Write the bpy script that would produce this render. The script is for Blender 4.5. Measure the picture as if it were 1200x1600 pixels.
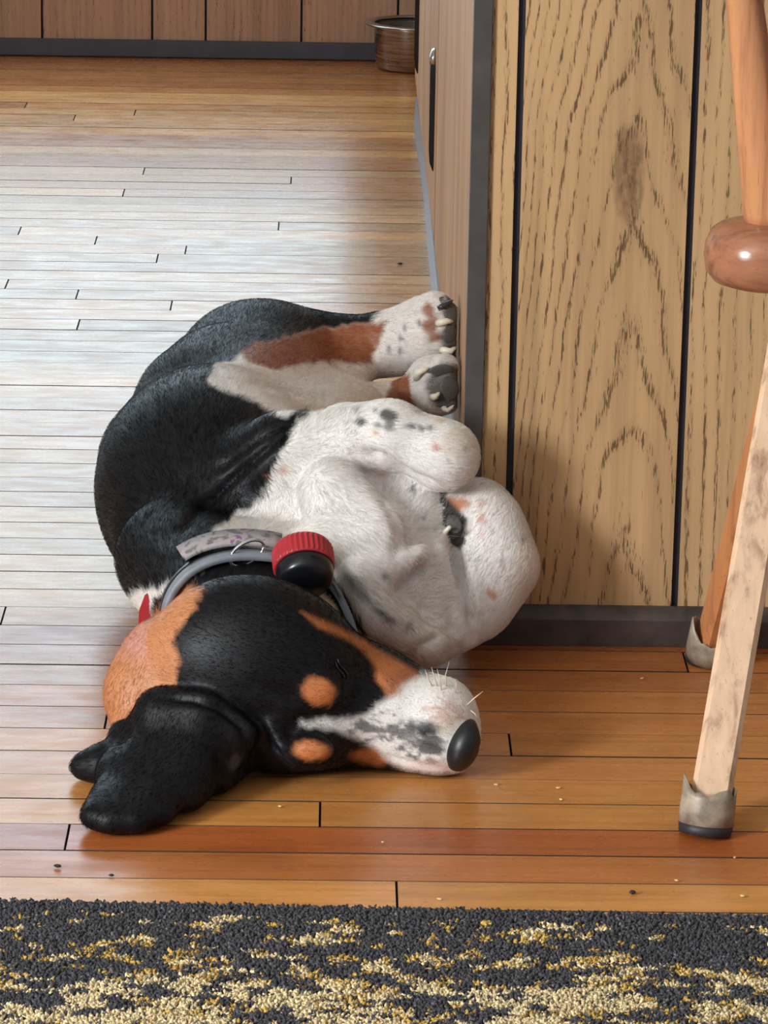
import bpy, math, random
import numpy as np
from mathutils import Vector, Matrix
from mathutils.bvhtree import BVHTree

for _o in list(bpy.data.objects):
    bpy.data.objects.remove(_o)
SC = bpy.context.scene
COL = SC.collection
random.seed(7)
RNG = np.random.default_rng(7)

# ---------------------------------------------------------------- camera
FPX, CAMH, YAW, ROLL = 5600.0, 1.075, math.radians(0.9), 0.017
PITCH = math.atan(1650.0 / FPX)
_F = np.array([math.sin(YAW) * math.cos(PITCH), math.cos(YAW) * math.cos(PITCH), -math.sin(PITCH)])
_R0 = np.array([math.cos(YAW), -math.sin(YAW), 0.0])
_U0 = np.cross(_R0, _F)
_R = math.cos(ROLL) * _R0 + math.sin(ROLL) * _U0
_U = -math.sin(ROLL) * _R0 + math.cos(ROLL) * _U0
_C = np.array([0.0, 0.0, CAMH])
cd = bpy.data.cameras.new('camera')
cd.sensor_fit = 'HORIZONTAL'
cd.sensor_width = 36.0
cd.lens = FPX * 36.0 / 1200.0
cd.clip_start = 0.05
cam = bpy.data.objects.new('camera', cd)
COL.objects.link(cam)
cam.matrix_world = Matrix(((_R[0], _U[0], -_F[0], 0.0), (_R[1], _U[1], -_F[1], 0.0),
                           (_R[2], _U[2], -_F[2], CAMH), (0, 0, 0, 1)))
SC.camera = cam

# ---------------------------------------------------------------- light
world = bpy.data.worlds.new('world')
SC.world = world
world.use_nodes = True
_bg = world.node_tree.nodes['Background']
_bg.inputs[0].default_value = (0.86, 0.93, 1.0, 1)
_bg.inputs[1].default_value = 0.34

def area_light(name, loc, target, sx, sy, power, color):
    l = bpy.data.lights.new(name, 'AREA')
    l.shape = 'RECTANGLE'
    l.size, l.size_y, l.energy, l.color = sx, sy, power, color
    o = bpy.data.objects.new(name, l)
    COL.objects.link(o)
    o.location = loc
    o.rotation_euler = (Vector(target) - Vector(loc)).to_track_quat('-Z', 'Y').to_euler()
    return o

# daylight coming through the glass door in the back wall and through the side window
area_light('daylight_back', (-1.145, 6.78, 1.19), (-1.145, 0.0, 1.19), 2.41, 1.94, 54, (0.66, 0.87, 1.0))
area_light('daylight_side', (-2.72, 0.45, 1.45), (0.0, 0.45, 1.45), 1.10, 1.05, 265, (0.93, 0.97, 1.0))

SC.view_settings.view_transform = 'Standard'
SC.view_settings.look = 'None'
SC.view_settings.exposure = 0.0
SC.view_settings.gamma = 1.0
SC.view_settings.use_curve_mapping = False
SC.cycles.use_denoising = True
SC.cycles.max_bounces = 6

# ---------------------------------------------------------------- helpers
def W(px, py, z=0.0, y=None, x=None):
    """point of the room seen at a photo position, on the level z (or on the plane y / x)"""
    d = _F * FPX + _R * (px - 600.0) - _U * (py - 800.0)
    if y is not None:
        t = y / d[1]
    elif x is not None:
        t = x / d[0]
    else:
        t = (z - CAMH) / d[2]
    return _C + d * t

def scale_at(p):
    return float((np.asarray(p) - _C) @ _F) / FPX      # metres per photo pixel there

def lin(r, g, b):
    f = lambda c: (c / 255.0) / 12.92 if c <= 10 else ((c / 255.0 + 0.055) / 1.055) ** 2.4
    return (f(r), f(g), f(b), 1.0)

class MB:
    def __init__(self):
        self.v, self.f = [], []
    def add(self, vs, fs):
        b = len(self.v)
        self.v += [tuple(map(float, p)) for p in vs]
        self.f += [tuple(i + b for i in f) for f in fs]
        return self
    def box(self, x0, x1, y0, y1, z0, z1, bev=0.0):
        if bev <= 0:
            vs = [(x, y, z) for z in (z0, z1) for y in (y0, y1) for x in (x0, x1)]
            fs = [(0, 2, 3, 1), (4, 5, 7, 6), (0, 1, 5, 4), (2, 6, 7, 3), (0, 4, 6, 2), (1, 3, 7, 5)]
            return self.add(vs, fs)
        b = bev
        def ring(i, z):
            return [(x0 + i, y0 + i, z), (x1 - i, y0 + i, z), (x1 - i, y1 - i, z), (x0 + i, y1 - i, z)]
        vs = ring(b, z0) + ring(0, z0 + b) + ring(0, z1 - b) + ring(b, z1)
        fs = [(3, 2, 1, 0), (12, 13, 14, 15)]
        for k in range(3):
            for j in range(4):
                a, c = k * 4 + j, k * 4 + (j + 1) % 4
                fs.append((a, c, c + 4, a + 4))
        return self.add(vs, fs)
    def rings(self, rs, closed_ends=True):
        n = len(rs[0])
        vs = [p for r in rs for p in r]
        fs = []
        for k in range(len(rs) - 1):
            for j in range(n):
                a, c = k * n + j, k * n + (j + 1) % n
                fs.append((a, c, c + n, a + n))
        if closed_ends:
            fs.append(tuple(range(n - 1, -1, -1)))
            fs.append(tuple((len(rs) - 1) * n + j for j in range(n)))
        return self.add(vs, fs)
    def tube(self, pts, rad, n=10, flat=1.0, up=(0, 0, 1), closed_ends=True):
        pts = [Vector(p) for p in pts]
        if not hasattr(rad, '__len__'):
            rad = [rad] * len(pts)
        rs = []
        for i, p in enumerate(pts):
            t = (pts[min(i + 1, len(pts) - 1)] - pts[max(i - 1, 0)]).normalized()
            u = Vector(up)
            s = t.cross(u)
            if s.length < 1e-4:
                s = t.cross(Vector((1, 0, 0)))
            s.normalize()
            w = s.cross(t).normalized()
            rs.append([p + (s * math.cos(2 * math.pi * j / n) + w * math.sin(2 * math.pi * j / n) * flat) * rad[i]
                       for j in range(n)])
        return self.rings(rs, closed_ends)
    def lathe(self, prof, centre=(0, 0, 0), axis=(0, 0, 1), n=32, ends=True):
        a = Vector(axis).normalized()
        s = a.orthogonal().normalized()
        w = a.cross(s)
        c = Vector(centre)
        rs = [[c + a * h + (s * math.cos(2 * math.pi * j / n) + w * math.sin(2 * math.pi * j / n)) * r
               for j in range(n)] for r, h in prof]
        return self.rings(rs, ends)
    def ellipsoid(self, c, ax, n=20, m=12):
        """ax: three vectors, the half axes"""
        c = np.asarray(c, float); ax = [np.asarray(a, float) for a in ax]
        rs = []
        for i in range(1, m):
            th = math.pi * i / m
            rs.append([c + ax[2] * -math.cos(th) + math.sin(th) * (ax[0] * math.cos(2 * math.pi * j / n) + ax[1] * math.sin(2 * math.pi * j / n))
                       for j in range(n)])
        return self.rings(rs, True)
    def build(self, name, mat, parent=None, smooth=False, origin=None):
        me = bpy.data.meshes.new(name)
        o3 = np.array(origin, float) if origin is not None else np.zeros(3)
        me.from_pydata([tuple(np.array(p) - o3) for p in self.v], [], self.f)
        me.update()
        if smooth:
            me.polygons.foreach_set('use_smooth', [True] * len(me.polygons))
        if mat:
            me.materials.append(mat)
        o = bpy.data.objects.new(name, me)
        COL.objects.link(o)
        if origin is not None:
            o.location = o3
        if parent is not None:
            attach(o, parent)
        return o

def attach(o, parent):
    o.parent = parent
    o.matrix_parent_inverse = Matrix.Translation(-parent.location) if parent.rotation_euler.to_matrix() == Matrix.Identity(3) else parent.matrix_basis.inverted()

def empty(name, loc):
    o = bpy.data.objects.new(name, None)
    o.empty_display_size = 0.05
    COL.objects.link(o)
    o.location = loc
    return o

def tag(o, label, cat, group=None):
    o['label'] = label
    o['category'] = cat
    if group:
        o['group'] = group
    return o

def structure(o):
    o['kind'] = 'structure'
    return o

# ---------------------------------------------------------------- node helpers
class NT:
    def __init__(self, name):
        self.m = bpy.data.materials.new(name)
        self.m.use_nodes = True
        self.t = self.m.node_tree
        self.b = self.t.nodes['Principled BSDF']
    def n(self, typ, **kw):
        nd = self.t.nodes.new(typ)
        for k, v in kw.items():
            if k.startswith('i_'):
                key = k[2:]
                key = int(key) if key.isdigit() else key.replace('_', ' ')
                self.set(nd.inputs[key], v)
            else:
                setattr(nd, k, v)
        return nd
    def set(self, sock, v):
        if isinstance(v, bpy.types.NodeSocket):
            self.t.links.new(v, sock)
        else:
            sock.default_value = v
    def math(self, op, a, b=None, c=None, clamp=False):
        nd = self.t.nodes.new('ShaderNodeMath')
        nd.operation = op
        nd.use_clamp = clamp
        self.set(nd.inputs[0], a)
        if b is not None:
            self.set(nd.inputs[1], b)
        if c is not None:
            self.set(nd.inputs[2], c)
        return nd.outputs[0]
    def mix(self, fac, a, b, blend='MIX'):
        nd = self.t.nodes.new('ShaderNodeMix')
        nd.data_type = 'RGBA'
        nd.blend_type = blend
        self.set(nd.inputs[0], fac)
        self.set(nd.inputs[6], a)
        self.set(nd.inputs[7], b)
        return nd.outputs[2]
    def coords(self, which='Object'):
        return self.t.nodes.new('ShaderNodeTexCoord').outputs[which]
    def mapping(self, vec, scale=(1, 1, 1), loc=(0, 0, 0), rot=(0, 0, 0)):
        nd = self.t.nodes.new('ShaderNodeMapping')
        self.set(nd.inputs[0], vec)
        nd.inputs['Location'].default_value = loc
        nd.inputs['Rotation'].default_value = rot
        nd.inputs['Scale'].default_value = scale
        return nd.outputs[0]
    def noise(self, vec, scale=1.0, detail=3.0, rough=0.55, dist=0.0):
        nd = self.t.nodes.new('ShaderNodeTexNoise')
        self.set(nd.inputs['Vector'], vec)
        nd.inputs['Scale'].default_value = scale
        nd.inputs['Detail'].default_value = detail
        nd.inputs['Roughness'].default_value = rough
        nd.inputs['Distortion'].default_value = dist
        return nd.outputs[0]
    def ramp(self, fac, stops, interp='LINEAR'):
        nd = self.t.nodes.new('ShaderNodeValToRGB')
        self.set(nd.inputs[0], fac)
        cr = nd.color_ramp
        cr.interpolation = interp
        while len(cr.elements) < len(stops):
            cr.elements.new(0.5)
        for e, (p, c) in zip(cr.elements, stops):
            e.position = p
            e.color = c if hasattr(c, '__len__') else (c, c, c, 1)
        return nd.outputs[0]
    def bump(self, h, strength=0.2, dist=0.001):
        nd = self.t.nodes.new('ShaderNodeBump')
        nd.inputs['Strength'].default_value = strength
        nd.inputs['Distance'].default_value = dist
        self.set(nd.inputs['Height'], h)
        self.t.links.new(nd.outputs[0], self.b.inputs['Normal'])
        return nd
    def out(self, color=None, rough=None, metallic=None, spec=None):
        if color is not None:
            self.set(self.b.inputs['Base Color'], color)
        if rough is not None:
            self.set(self.b.inputs['Roughness'], rough)
        if metallic is not None:
            self.set(self.b.inputs['Metallic'], metallic)
        if spec is not None:
            self.set(self.b.inputs['Specular IOR Level'], spec)
        return self.m

def plain(name, rgb, rough=0.5, metallic=0.0, var=0.12, scale=60.0, bump=0.0):
    t = NT(name)
    c = t.coords()
    n = t.noise(c, scale, 4.0, 0.6)
    d = tuple(x * (1 - 2.2 * var) for x in rgb[:3]) + (1,)
    l = tuple(min(1, x * (1 + 1.6 * var)) for x in rgb[:3]) + (1,)
    col = t.ramp(n, [(0.3, d), (0.7, l)])
    if bump:
        t.bump(n, bump, 0.001)
    return t.out(col, rough, metallic)
# ---------------------------------------------------------------- materials of the room
def mat_floor():
    t = NT('floor_board_varnished')
    info = t.n('ShaderNodeObjectInfo')
    c = t.coords()
    off = t.n('ShaderNodeVectorMath', operation='MULTIPLY_ADD')
    comb = t.n('ShaderNodeCombineXYZ')
    for k in range(3):
        t.set(comb.inputs[k], info.outputs['Random'])
    t.set(off.inputs[0], comb.outputs[0]); off.inputs[1].default_value = (37, 61, 11); t.set(off.inputs[2], c)
    v = off.outputs[0]
    g1 = t.noise(t.mapping(v, (5, 130, 130)), 1.0, 5.0, 0.6, 0.3)
    g2 = t.noise(t.mapping(v, (14, 420, 420)), 1.0, 3.0, 0.6)
    blot = t.noise(t.mapping(v, (6, 18, 18)), 1.0, 3.0, 0.5)
    g = t.math('ADD', t.math('MULTIPLY', g1, 0.65), t.math('MULTIPLY', g2, 0.35))
    shade = t.ramp(g, [(0.25, (0.62, 0.55, 0.50, 1)), (0.5, (0.98, 0.97, 0.95, 1)), (0.75, (1.12, 1.10, 1.06, 1))])
    sh2 = t.ramp(blot, [(0.25, (0.80, 0.76, 0.72, 1)), (0.65, (1.06, 1.05, 1.04, 1))])
    col = t.mix(1.0, t.mix(1.0, info.outputs['Color'], shade, 'MULTIPLY'), sh2, 'MULTIPLY')
    # little dents and dark flecks of an old floor
    fl = t.noise(t.mapping(v, (40, 150, 150)), 1.0, 2.0, 0.5)
    fm = t.math('GREATER_THAN', fl, 0.765)
    col = t.mix(t.math('MULTIPLY', fm, 0.55), col, (0.10, 0.045, 0.02, 1))
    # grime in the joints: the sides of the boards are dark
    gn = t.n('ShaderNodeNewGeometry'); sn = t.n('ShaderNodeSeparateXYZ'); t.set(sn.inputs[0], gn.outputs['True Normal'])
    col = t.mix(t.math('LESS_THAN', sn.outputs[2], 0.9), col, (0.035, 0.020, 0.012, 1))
    wear = t.noise(t.mapping(v, (18, 55, 55)), 1.0, 4.0, 0.6)
    rough = t.ramp(wear, [(0.3, 0.20), (0.7, 0.36)])
    h = t.noise(t.mapping(v, (30, 90, 90)), 1.0, 3.0, 0.5)
    t.bump(t.math('ADD', h, t.math('MULTIPLY', g1, 0.35)), 0.16, 0.0012)
    return t.out(col, rough, spec=0.55)

def mat_panel(name, base, dark, xc=None, knot=None, dens=1.0, tone=0.0):
    """printed oak panelling, grain upright; xc: axis of the cathedral figure"""
    t = NT(name)
    c = t.coords()
    sep = t.n('ShaderNodeSeparateXYZ'); t.set(sep.inputs[0], c)
    x, z = sep.outputs[0], sep.outputs[2]
    warp = t.noise(t.mapping(c, (22, 22, 7)), 1.0, 3.0, 0.5)
    wv = t.math('SUBTRACT', warp, 0.5)
    if xc is not None:
        dx = t.math('SUBTRACT', x, xc)
        ad = t.math('SQRT', t.math('MULTIPLY_ADD', dx, dx, 0.00004))
        k = t.math('MULTIPLY_ADD', ad, 48.0, 1.9)
        phi = t.math('MULTIPLY_ADD', ad, k, z)
        phi = t.math('MULTIPLY_ADD', wv, 0.16, phi)
        big = t.noise(t.mapping(c, (6, 6, 4.5), loc=(2, 0, 1)), 1.0, 2.0, 0.5)
        phi = t.math('MULTIPLY_ADD', t.math('SUBTRACT', big, 0.5), 0.22, phi)
        ring = t.math('MULTIPLY_ADD', phi, 10.6, 0.62)
    else:
        phi = t.math('MULTIPLY_ADD', wv, 0.022, x)
        ring = t.math('MULTIPLY', phi, 78.0)
    if knot is not None:
        kx = t.math('MULTIPLY', t.math('SUBTRACT', x, knot[0]), 1 / 0.016)
        kz = t.math('MULTIPLY', t.math('SUBTRACT', z, knot[1]), 1 / 0.050)
        kd = t.math('SQRT', t.math('ADD', t.math('MULTIPLY', kx, kx), t.math('MULTIPLY', kz, kz)))
        kd = t.math('MULTIPLY_ADD', wv, 1.2, kd)
    fr = t.math('FRACT', ring)
    band = t.ramp(fr, [(0.0, 1.0), (0.12, 0.8), (0.30, 0.10), (0.55, 0.0), (0.80, 0.12), (0.94, 0.55), (1.0, 1.0)])
    amt = t.ramp(t.noise(t.mapping(c, (26, 26, 6), loc=(9, 4, 3)), 1.0, 2.0, 0.5), [(0.32, 0.5), (0.6, 1.1)])
    band = t.math('MULTIPLY', band, amt)
    # pores: short upright dashes
    p1 = t.noise(t.mapping(c, (900, 900, 75)), 1.0, 2.0, 0.55, 0.15)
    p2 = t.noise(t.mapping(c, (560, 560, 48), loc=(3, 1, 7)), 1.0, 2.0, 0.55, 0.25)
    thr = t.math('MULTIPLY_ADD', band, -0.20 * dens, 0.705)
    d1 = t.math('MULTIPLY', t.math('SUBTRACT', p1, thr), 14.0, clamp=True)
    d2 = t.math('MULTIPLY', t.math('SUBTRACT', p2, t.math('ADD', thr, 0.015)), 14.0, clamp=True)
    dash = t.math('MAXIMUM', d1, d2)
    streak = t.noise(t.mapping(c, (70, 70, 2.2)), 1.0, 4.0, 0.6)
    soft = t.noise(t.mapping(c, (9, 9, 2.0), loc=(5, 0, 2)), 1.0, 2.0, 0.5)
    b = base
    col = t.ramp(t.math('MULTIPLY_ADD', soft, 0.45, t.math('MULTIPLY', streak, 0.6)),
                 [(0.30, tuple(v * 0.66 for v in b[:3]) + (1,)), (0.52, b), (0.75, tuple(min(1, v * 1.16) for v in b[:3]) + (1,))])
    col = t.mix(t.math('MULTIPLY', band, 0.22), col, tuple(v * 0.50 for v in b[:3]) + (1,))
    col = t.mix(t.math('MULTIPLY', dash, 0.82), col, dark)
    if knot is not None:
        kn = t.noise(t.mapping(c, (260, 260, 90)), 1.0, 3.0, 0.6)
        kk = t.math('MULTIPLY', t.ramp(kd, [(0.0, 1.0), (0.45, 0.85), (0.8, 0.55), (1.0, 0.0)]), t.ramp(kn, [(0.3, 0.35), (0.65, 0.95)]))
        col = t.mix(kk, col, lin(104, 74, 54))
    t.bump(dash, -0.25 if False else 0.12, -0.0006)
    return t.out(col, 0.42, spec=0.35)

M = {}
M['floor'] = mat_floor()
M['subfloor'] = plain('seam_dark', lin(26, 16, 11), 0.9)
TAN, BRN = lin(196, 160, 116), lin(84, 56, 38)
M['panel_plain'] = mat_panel('oak_panelling', TAN, BRN, dens=1.1)
M['panel_figure'] = mat_panel('oak_panelling_cathedral', lin(194, 157, 113), BRN, xc=0.279, knot=(0.270, 0.447), dens=1.05)
M['panel_back'] = mat_panel('brown_panelling', lin(182, 142, 116), lin(90, 60, 46), dens=0.6)
M['groove'] = plain('groove_navy', lin(27, 27, 40), 0.6)
M['trim'] = plain('dark_trim', lin(74, 69, 67), 0.5, var=0.10, scale=40, bump=0.08)
M['base'] = plain('dark_baseboard', lin(76, 65, 61), 0.45, var=0.22, scale=35, bump=0.15)
M['base_back'] = plain('slate_baseboard', lin(68, 68, 78), 0.5, var=0.08, scale=25)
M['wall'] = plain('painted_wall', lin(208, 203, 192), 0.8, var=0.03)
M['ceiling'] = plain('ceiling_white', lin(225, 222, 214), 0.9, var=0.02)
M['cab'] = None

def mat_cabinet():
    t = NT('cabinet_veneer')
    c = t.coords()
    s = t.noise(t.mapping(c, (120, 60, 2.5)), 1.0, 4.0, 0.6)
    s2 = t.noise(t.mapping(c, (12, 8, 3)), 1.0, 2.0, 0.5)
    v = t.math('MULTIPLY_ADD', s, 0.6, t.math('MULTIPLY', s2, 0.4))
    col = t.ramp(v, [(0.3, lin(146, 108, 80)), (0.5, lin(184, 144, 110)), (0.7, lin(200, 162, 128))])
    return t.out(col, 0.6, spec=0.2)
M['cab'] = mat_cabinet()
M['black_metal'] = plain('handle_black', lin(24, 24, 28), 0.35, 0.3, 0.1)
M['chrome'] = plain('chrome', lin(205, 205, 208), 0.18, 1.0, 0.03)
M['vinyl'] = plain('vinyl_kick_strip', lin(128, 132, 146), 0.38, var=0.06)

def mat_steel():
    t = NT('brushed_steel')
    c = t.coords()
    s = t.noise(t.mapping(c, (8, 8, 300)), 1.0, 3.0, 0.6)
    col = t.ramp(s, [(0.3, lin(150, 140, 132)), (0.7, lin(205, 200, 196))])
    return t.out(col, t.ramp(s, [(0.3, 0.22), (0.7, 0.34)]), 1.0)
M['steel'] = mat_steel()

# ---------------------------------------------------------------- floor, walls, ceiling
BACKY, WALLY, CABX, RUGY = 6.61, 3.221, 0.140, 2.552
XL, XR = -2.6, 1.9
floor = structure(MB().box(XL, XR, -0.6, BACKY + 0.1, -0.06, -0.019).build('floor', M['subfloor']))
ROWW, ROW0 = 0.0572, 2.679
JOINTS = [(500, 1272), (106, 1303), (620, 1398), (797, 1163), (168, 1113), (8, 952), (1070, 1030), (12, 440), (120, 462),
          (268, 475), (123, 505), (223, 590), (245, 407), (290, 392), (150, 375), (435, 358), (30, 362), (192, 305),
          (455, 280), (226, 263), (212, 172), (115, 187), (40, 165)]
jx = {}
for a, b in JOINTS:
    p = W(a, b)
    jx.setdefault(int(math.floor((p[1] - ROW0) / ROWW)), []).append(float(p[0]))
TINT = {-2: (208, 146, 80), -1: (188, 116, 62), 0: (168, 92, 46), 1: (204, 140, 74), 2: (202, 138, 74), 3: (204, 138, 76), 4: (196, 132, 72),
        5: (190, 124, 68), 6: (186, 120, 64), 7: (178, 112, 60), 8: (180, 112, 58), 9: (164, 94, 48), 10: (186, 128, 74)}
first_row, last_row = -7, int((BACKY - 0.012 - ROW0) / ROWW)
for r in range(first_row, last_row + 1):
    y0, y1 = ROW0 + r * ROWW, min(ROW0 + (r + 1) * ROWW, BACKY - 0.002)
    xs = sorted(jx.get(r, []))
    lo, hi = XL, XR
    cuts = [x for x in xs]
    x = (xs[0] if xs else random.uniform(-1.6, -0.55))
    if not xs:
        cuts.append(x)
    if max(cuts) < 0.1 and r % 2:
        cuts.append(random.uniform(0.75, 1.5))
    elif min(cuts) > -0.3:
        cuts.append(random.uniform(-1.9, -1.0))
    cuts = sorted([lo] + cuts + [hi])
    for a, b in zip(cuts, cuts[1:]):
        g = 0.00055
        cx, cy = (a + b) / 2, (y0 + y1) / 2
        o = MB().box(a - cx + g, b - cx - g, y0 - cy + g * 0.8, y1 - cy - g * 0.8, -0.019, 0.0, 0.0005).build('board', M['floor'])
        o.location = (cx, cy, random.uniform(-0.0003, 0.0002))
        o.rotation_euler = (random.gauss(0, 0.0035), 0, 0)
        o.parent = floor
        j = random.uniform(0.90, 1.08)
        if r in TINT:
            rgb = TINT[r]; j = random.uniform(0.97, 1.03)
        else:
            rgb = random.choice([(208, 156, 100), (202, 148, 92), (212, 164, 110), (198, 146, 92), (206, 158, 106)])
            if r > 45:
                rgb = random.choice([(206, 150, 88), (212, 160, 98), (198, 136, 78), (202, 144, 84), (190, 126, 72)] if r < 62 else [(190, 124, 70), (180, 112, 62)])
        c4 = lin(*[min(255, v * j) for v in rgb])
        o.color = c4

structure(MB().box(XL, XR, -0.6, BACKY + 0.1, 2.40, 2.46).build('ceiling', M['ceiling']))

# back wall with the glass door opening (its lower edge shows as the sheen on the floor)
WX0, WX1, WZ0, WZ1 = -2.35, 0.06, 0.22, 2.16
bw = MB()
bw.box(XL, WX0, BACKY + 0.004, BACKY + 0.12, 0, 2.4)
bw.box(WX1, XR, BACKY + 0.004, BACKY + 0.12, 0, 2.4)
bw.box(WX0, WX1, BACKY + 0.004, BACKY + 0.12, 0, WZ0)
bw.box(WX0, WX1, BACKY + 0.004, BACKY + 0.12, WZ1, 2.4)
wall_back = structure(bw.build('wall_back', M['groove']))
gpx = [66, 238, 321.5, 471]
gx = sorted([float(W(p, 40, y=BACKY)[0]) for p in gpx])
k = gx[-1]
while k < XR - 0.3:
    k += random.choice([0.15, 0.203, 0.10, 0.178]); gx.append(k)
k = gx[0]
while k > XL + 0.3:
    k -= random.choice([0.15, 0.203, 0.10, 0.178]); gx.insert(0, k)
for a, b in zip(gx, gx[1:]):
    top = WZ0 - 0.03 if (b > WX0 and a < WX1 + 0.02) else 2.4
    MB().box(a + 0.0022, b - 0.0022, BACKY - 0.004, BACKY + 0.003, 0.0, top, 0.001).build('panel', M['panel_back'], wall_back)
    if top < 1:
        MB().box(a + 0.0022, b - 0.0022, BACKY - 0.004, BACKY + 0.003, WZ1 + 0.03, 2.4, 0.001).build('panel', M['panel_back'], wall_back)
zt = float(W(300, 62, y=BACKY)[2])
structure(MB().box(XL, XR, BACKY - 0.016, BACKY - 0.004, 0.0005, zt, 0.003).build('baseboard_back', M['base_back']))

def mat_glass():
    t = NT('window_glass')
    tr = t.n('ShaderNodeBsdfTransparent')
    gl = t.n('ShaderNodeBsdfGlossy'); gl.inputs['Roughness'].default_value = 0.02
    nz = t.noise(t.coords(), 3.0, 2.0)
    fac = t.math('MULTIPLY_ADD', nz, 0.02, 0.05)
    mx = t.n('ShaderNodeMixShader'); t.set(mx.inputs[0], fac)
    t.t.links.new(tr.outputs[0], mx.inputs[1]); t.t.links.new(gl.outputs[0], mx.inputs[2])
    t.t.links.new(mx.outputs[0], t.t.nodes['Material Output'].inputs[0])
    return t.m
M['glass'] = mat_glass()
M['white_paint'] = plain('window_frame_white', lin(226, 226, 222), 0.45, var=0.02)
win = structure(MB().box(WX0 - 0.03, WX0 + 0.04, BACKY - 0.02, BACKY + 0.10, WZ0 - 0.03, WZ1 + 0.03, 0.004)
                .box(WX1 - 0.04, WX1 + 0.03, BACKY - 0.02, BACKY + 0.10, WZ0 - 0.03, WZ1 + 0.03, 0.004)
                .box(WX0 + 0.04, WX1 - 0.04, BACKY - 0.02, BACKY + 0.10, WZ0 - 0.03, WZ0 + 0.03, 0.004)
                .box(WX0 + 0.04, WX1 - 0.04, BACKY - 0.02, BACKY + 0.10, WZ1 - 0.03, WZ1 + 0.03, 0.004)
                .build('window_1', M['white_paint']))
MB().box(-1.17, -1.12, BACKY + 0.0, BACKY + 0.09, WZ0 + 0.03, WZ1 - 0.03, 0.003).build('mullion', M['white_paint'], win)
for a, b in ((WX0 + 0.04, -1.17), (-1.12, WX1 - 0.04)):
    MB().box(a, b, BACKY + 0.045, BACKY + 0.050, WZ0 + 0.03, WZ1 - 0.03).build('pane', M['glass'], win)

# left wall with the side window
LY0, LY1, LZ0, LZ1 = -0.15, 1.05, 0.88, 2.02
lw = MB()
lw.box(XL - 0.1, XL, -0.6, LY0, 0, 2.4).box(XL - 0.1, XL, LY1, BACKY + 0.1, 0, 2.4)
lw.box(XL - 0.1, XL, LY0, LY1, 0, LZ0).box(XL - 0.1, XL, LY0, LY1, LZ1, 2.4)
structure(lw.build('wall_left', M['wall']))
w2 = MB()
w2.box(XL - 0.09, XL + 0.02, LY0 - 0.03, LY0 + 0.04, LZ0 - 0.03, LZ1 + 0.03, 0.004).box(XL - 0.09, XL + 0.02, LY1 - 0.04, LY1 + 0.03, LZ0 - 0.03, LZ1 + 0.03, 0.004)
w2.box(XL - 0.09, XL + 0.02, LY0 + 0.04, LY1 - 0.04, LZ0 - 0.03, LZ0 + 0.03, 0.004).box(XL - 0.09, XL + 0.02, LY0 + 0.04, LY1 - 0.04, LZ1 - 0.03, LZ1 + 0.03, 0.004)
win2 = structure(w2.build('window_2', M['white_paint']))
MB().box(XL - 0.05, XL - 0.045, LY0 + 0.04, LY1 - 0.04, LZ0 + 0.03, LZ1 - 0.03).build('pane', M['glass'], win2)

# panelled wall on the right, standing at the end of the cabinets
WH = 0.92
wall_r = structure(MB().box(0.1405, XR, WALLY + 0.004, WALLY + 0.03, 0, WH).build('wall_right', M['groove']))
GX = [0.1410, 0.1675, 0.3265, 0.530, 0.632, 0.835, 1.04, 1.24, 1.44, 1.60, 1.80]
for i, (a, b) in enumerate(zip(GX, GX[1:])):
    g0 = 0.0 if i == 0 else 0.0033
    MB().box(a + g0, b - 0.0033, WALLY, WALLY + 0.0035, 0.0005, WH, 0.0007).build('panel', M['panel_figure'] if i == 1 else M['panel_plain'], wall_r)
structure(MB().box(0.124, 0.1405, WALLY - 0.0045, WALLY + 0.016, 0.0005, WH, 0.0025).build('trim_1', M['trim']))
bb = MB()
prof = [(0.0, 0.0005), (-0.013, 0.0005), (-0.013, 0.026), (-0.0105, 0.031), (-0.007, 0.0345), (-0.003, 0.037), (0.0, 0.037)]
bb.rings([[(x, WALLY - 0.0002 + a, b) for a, b in prof] for x in (0.1415, 0.5, 1.0, XR)])
structure(bb.build('baseboard_right', M['base']))

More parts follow.
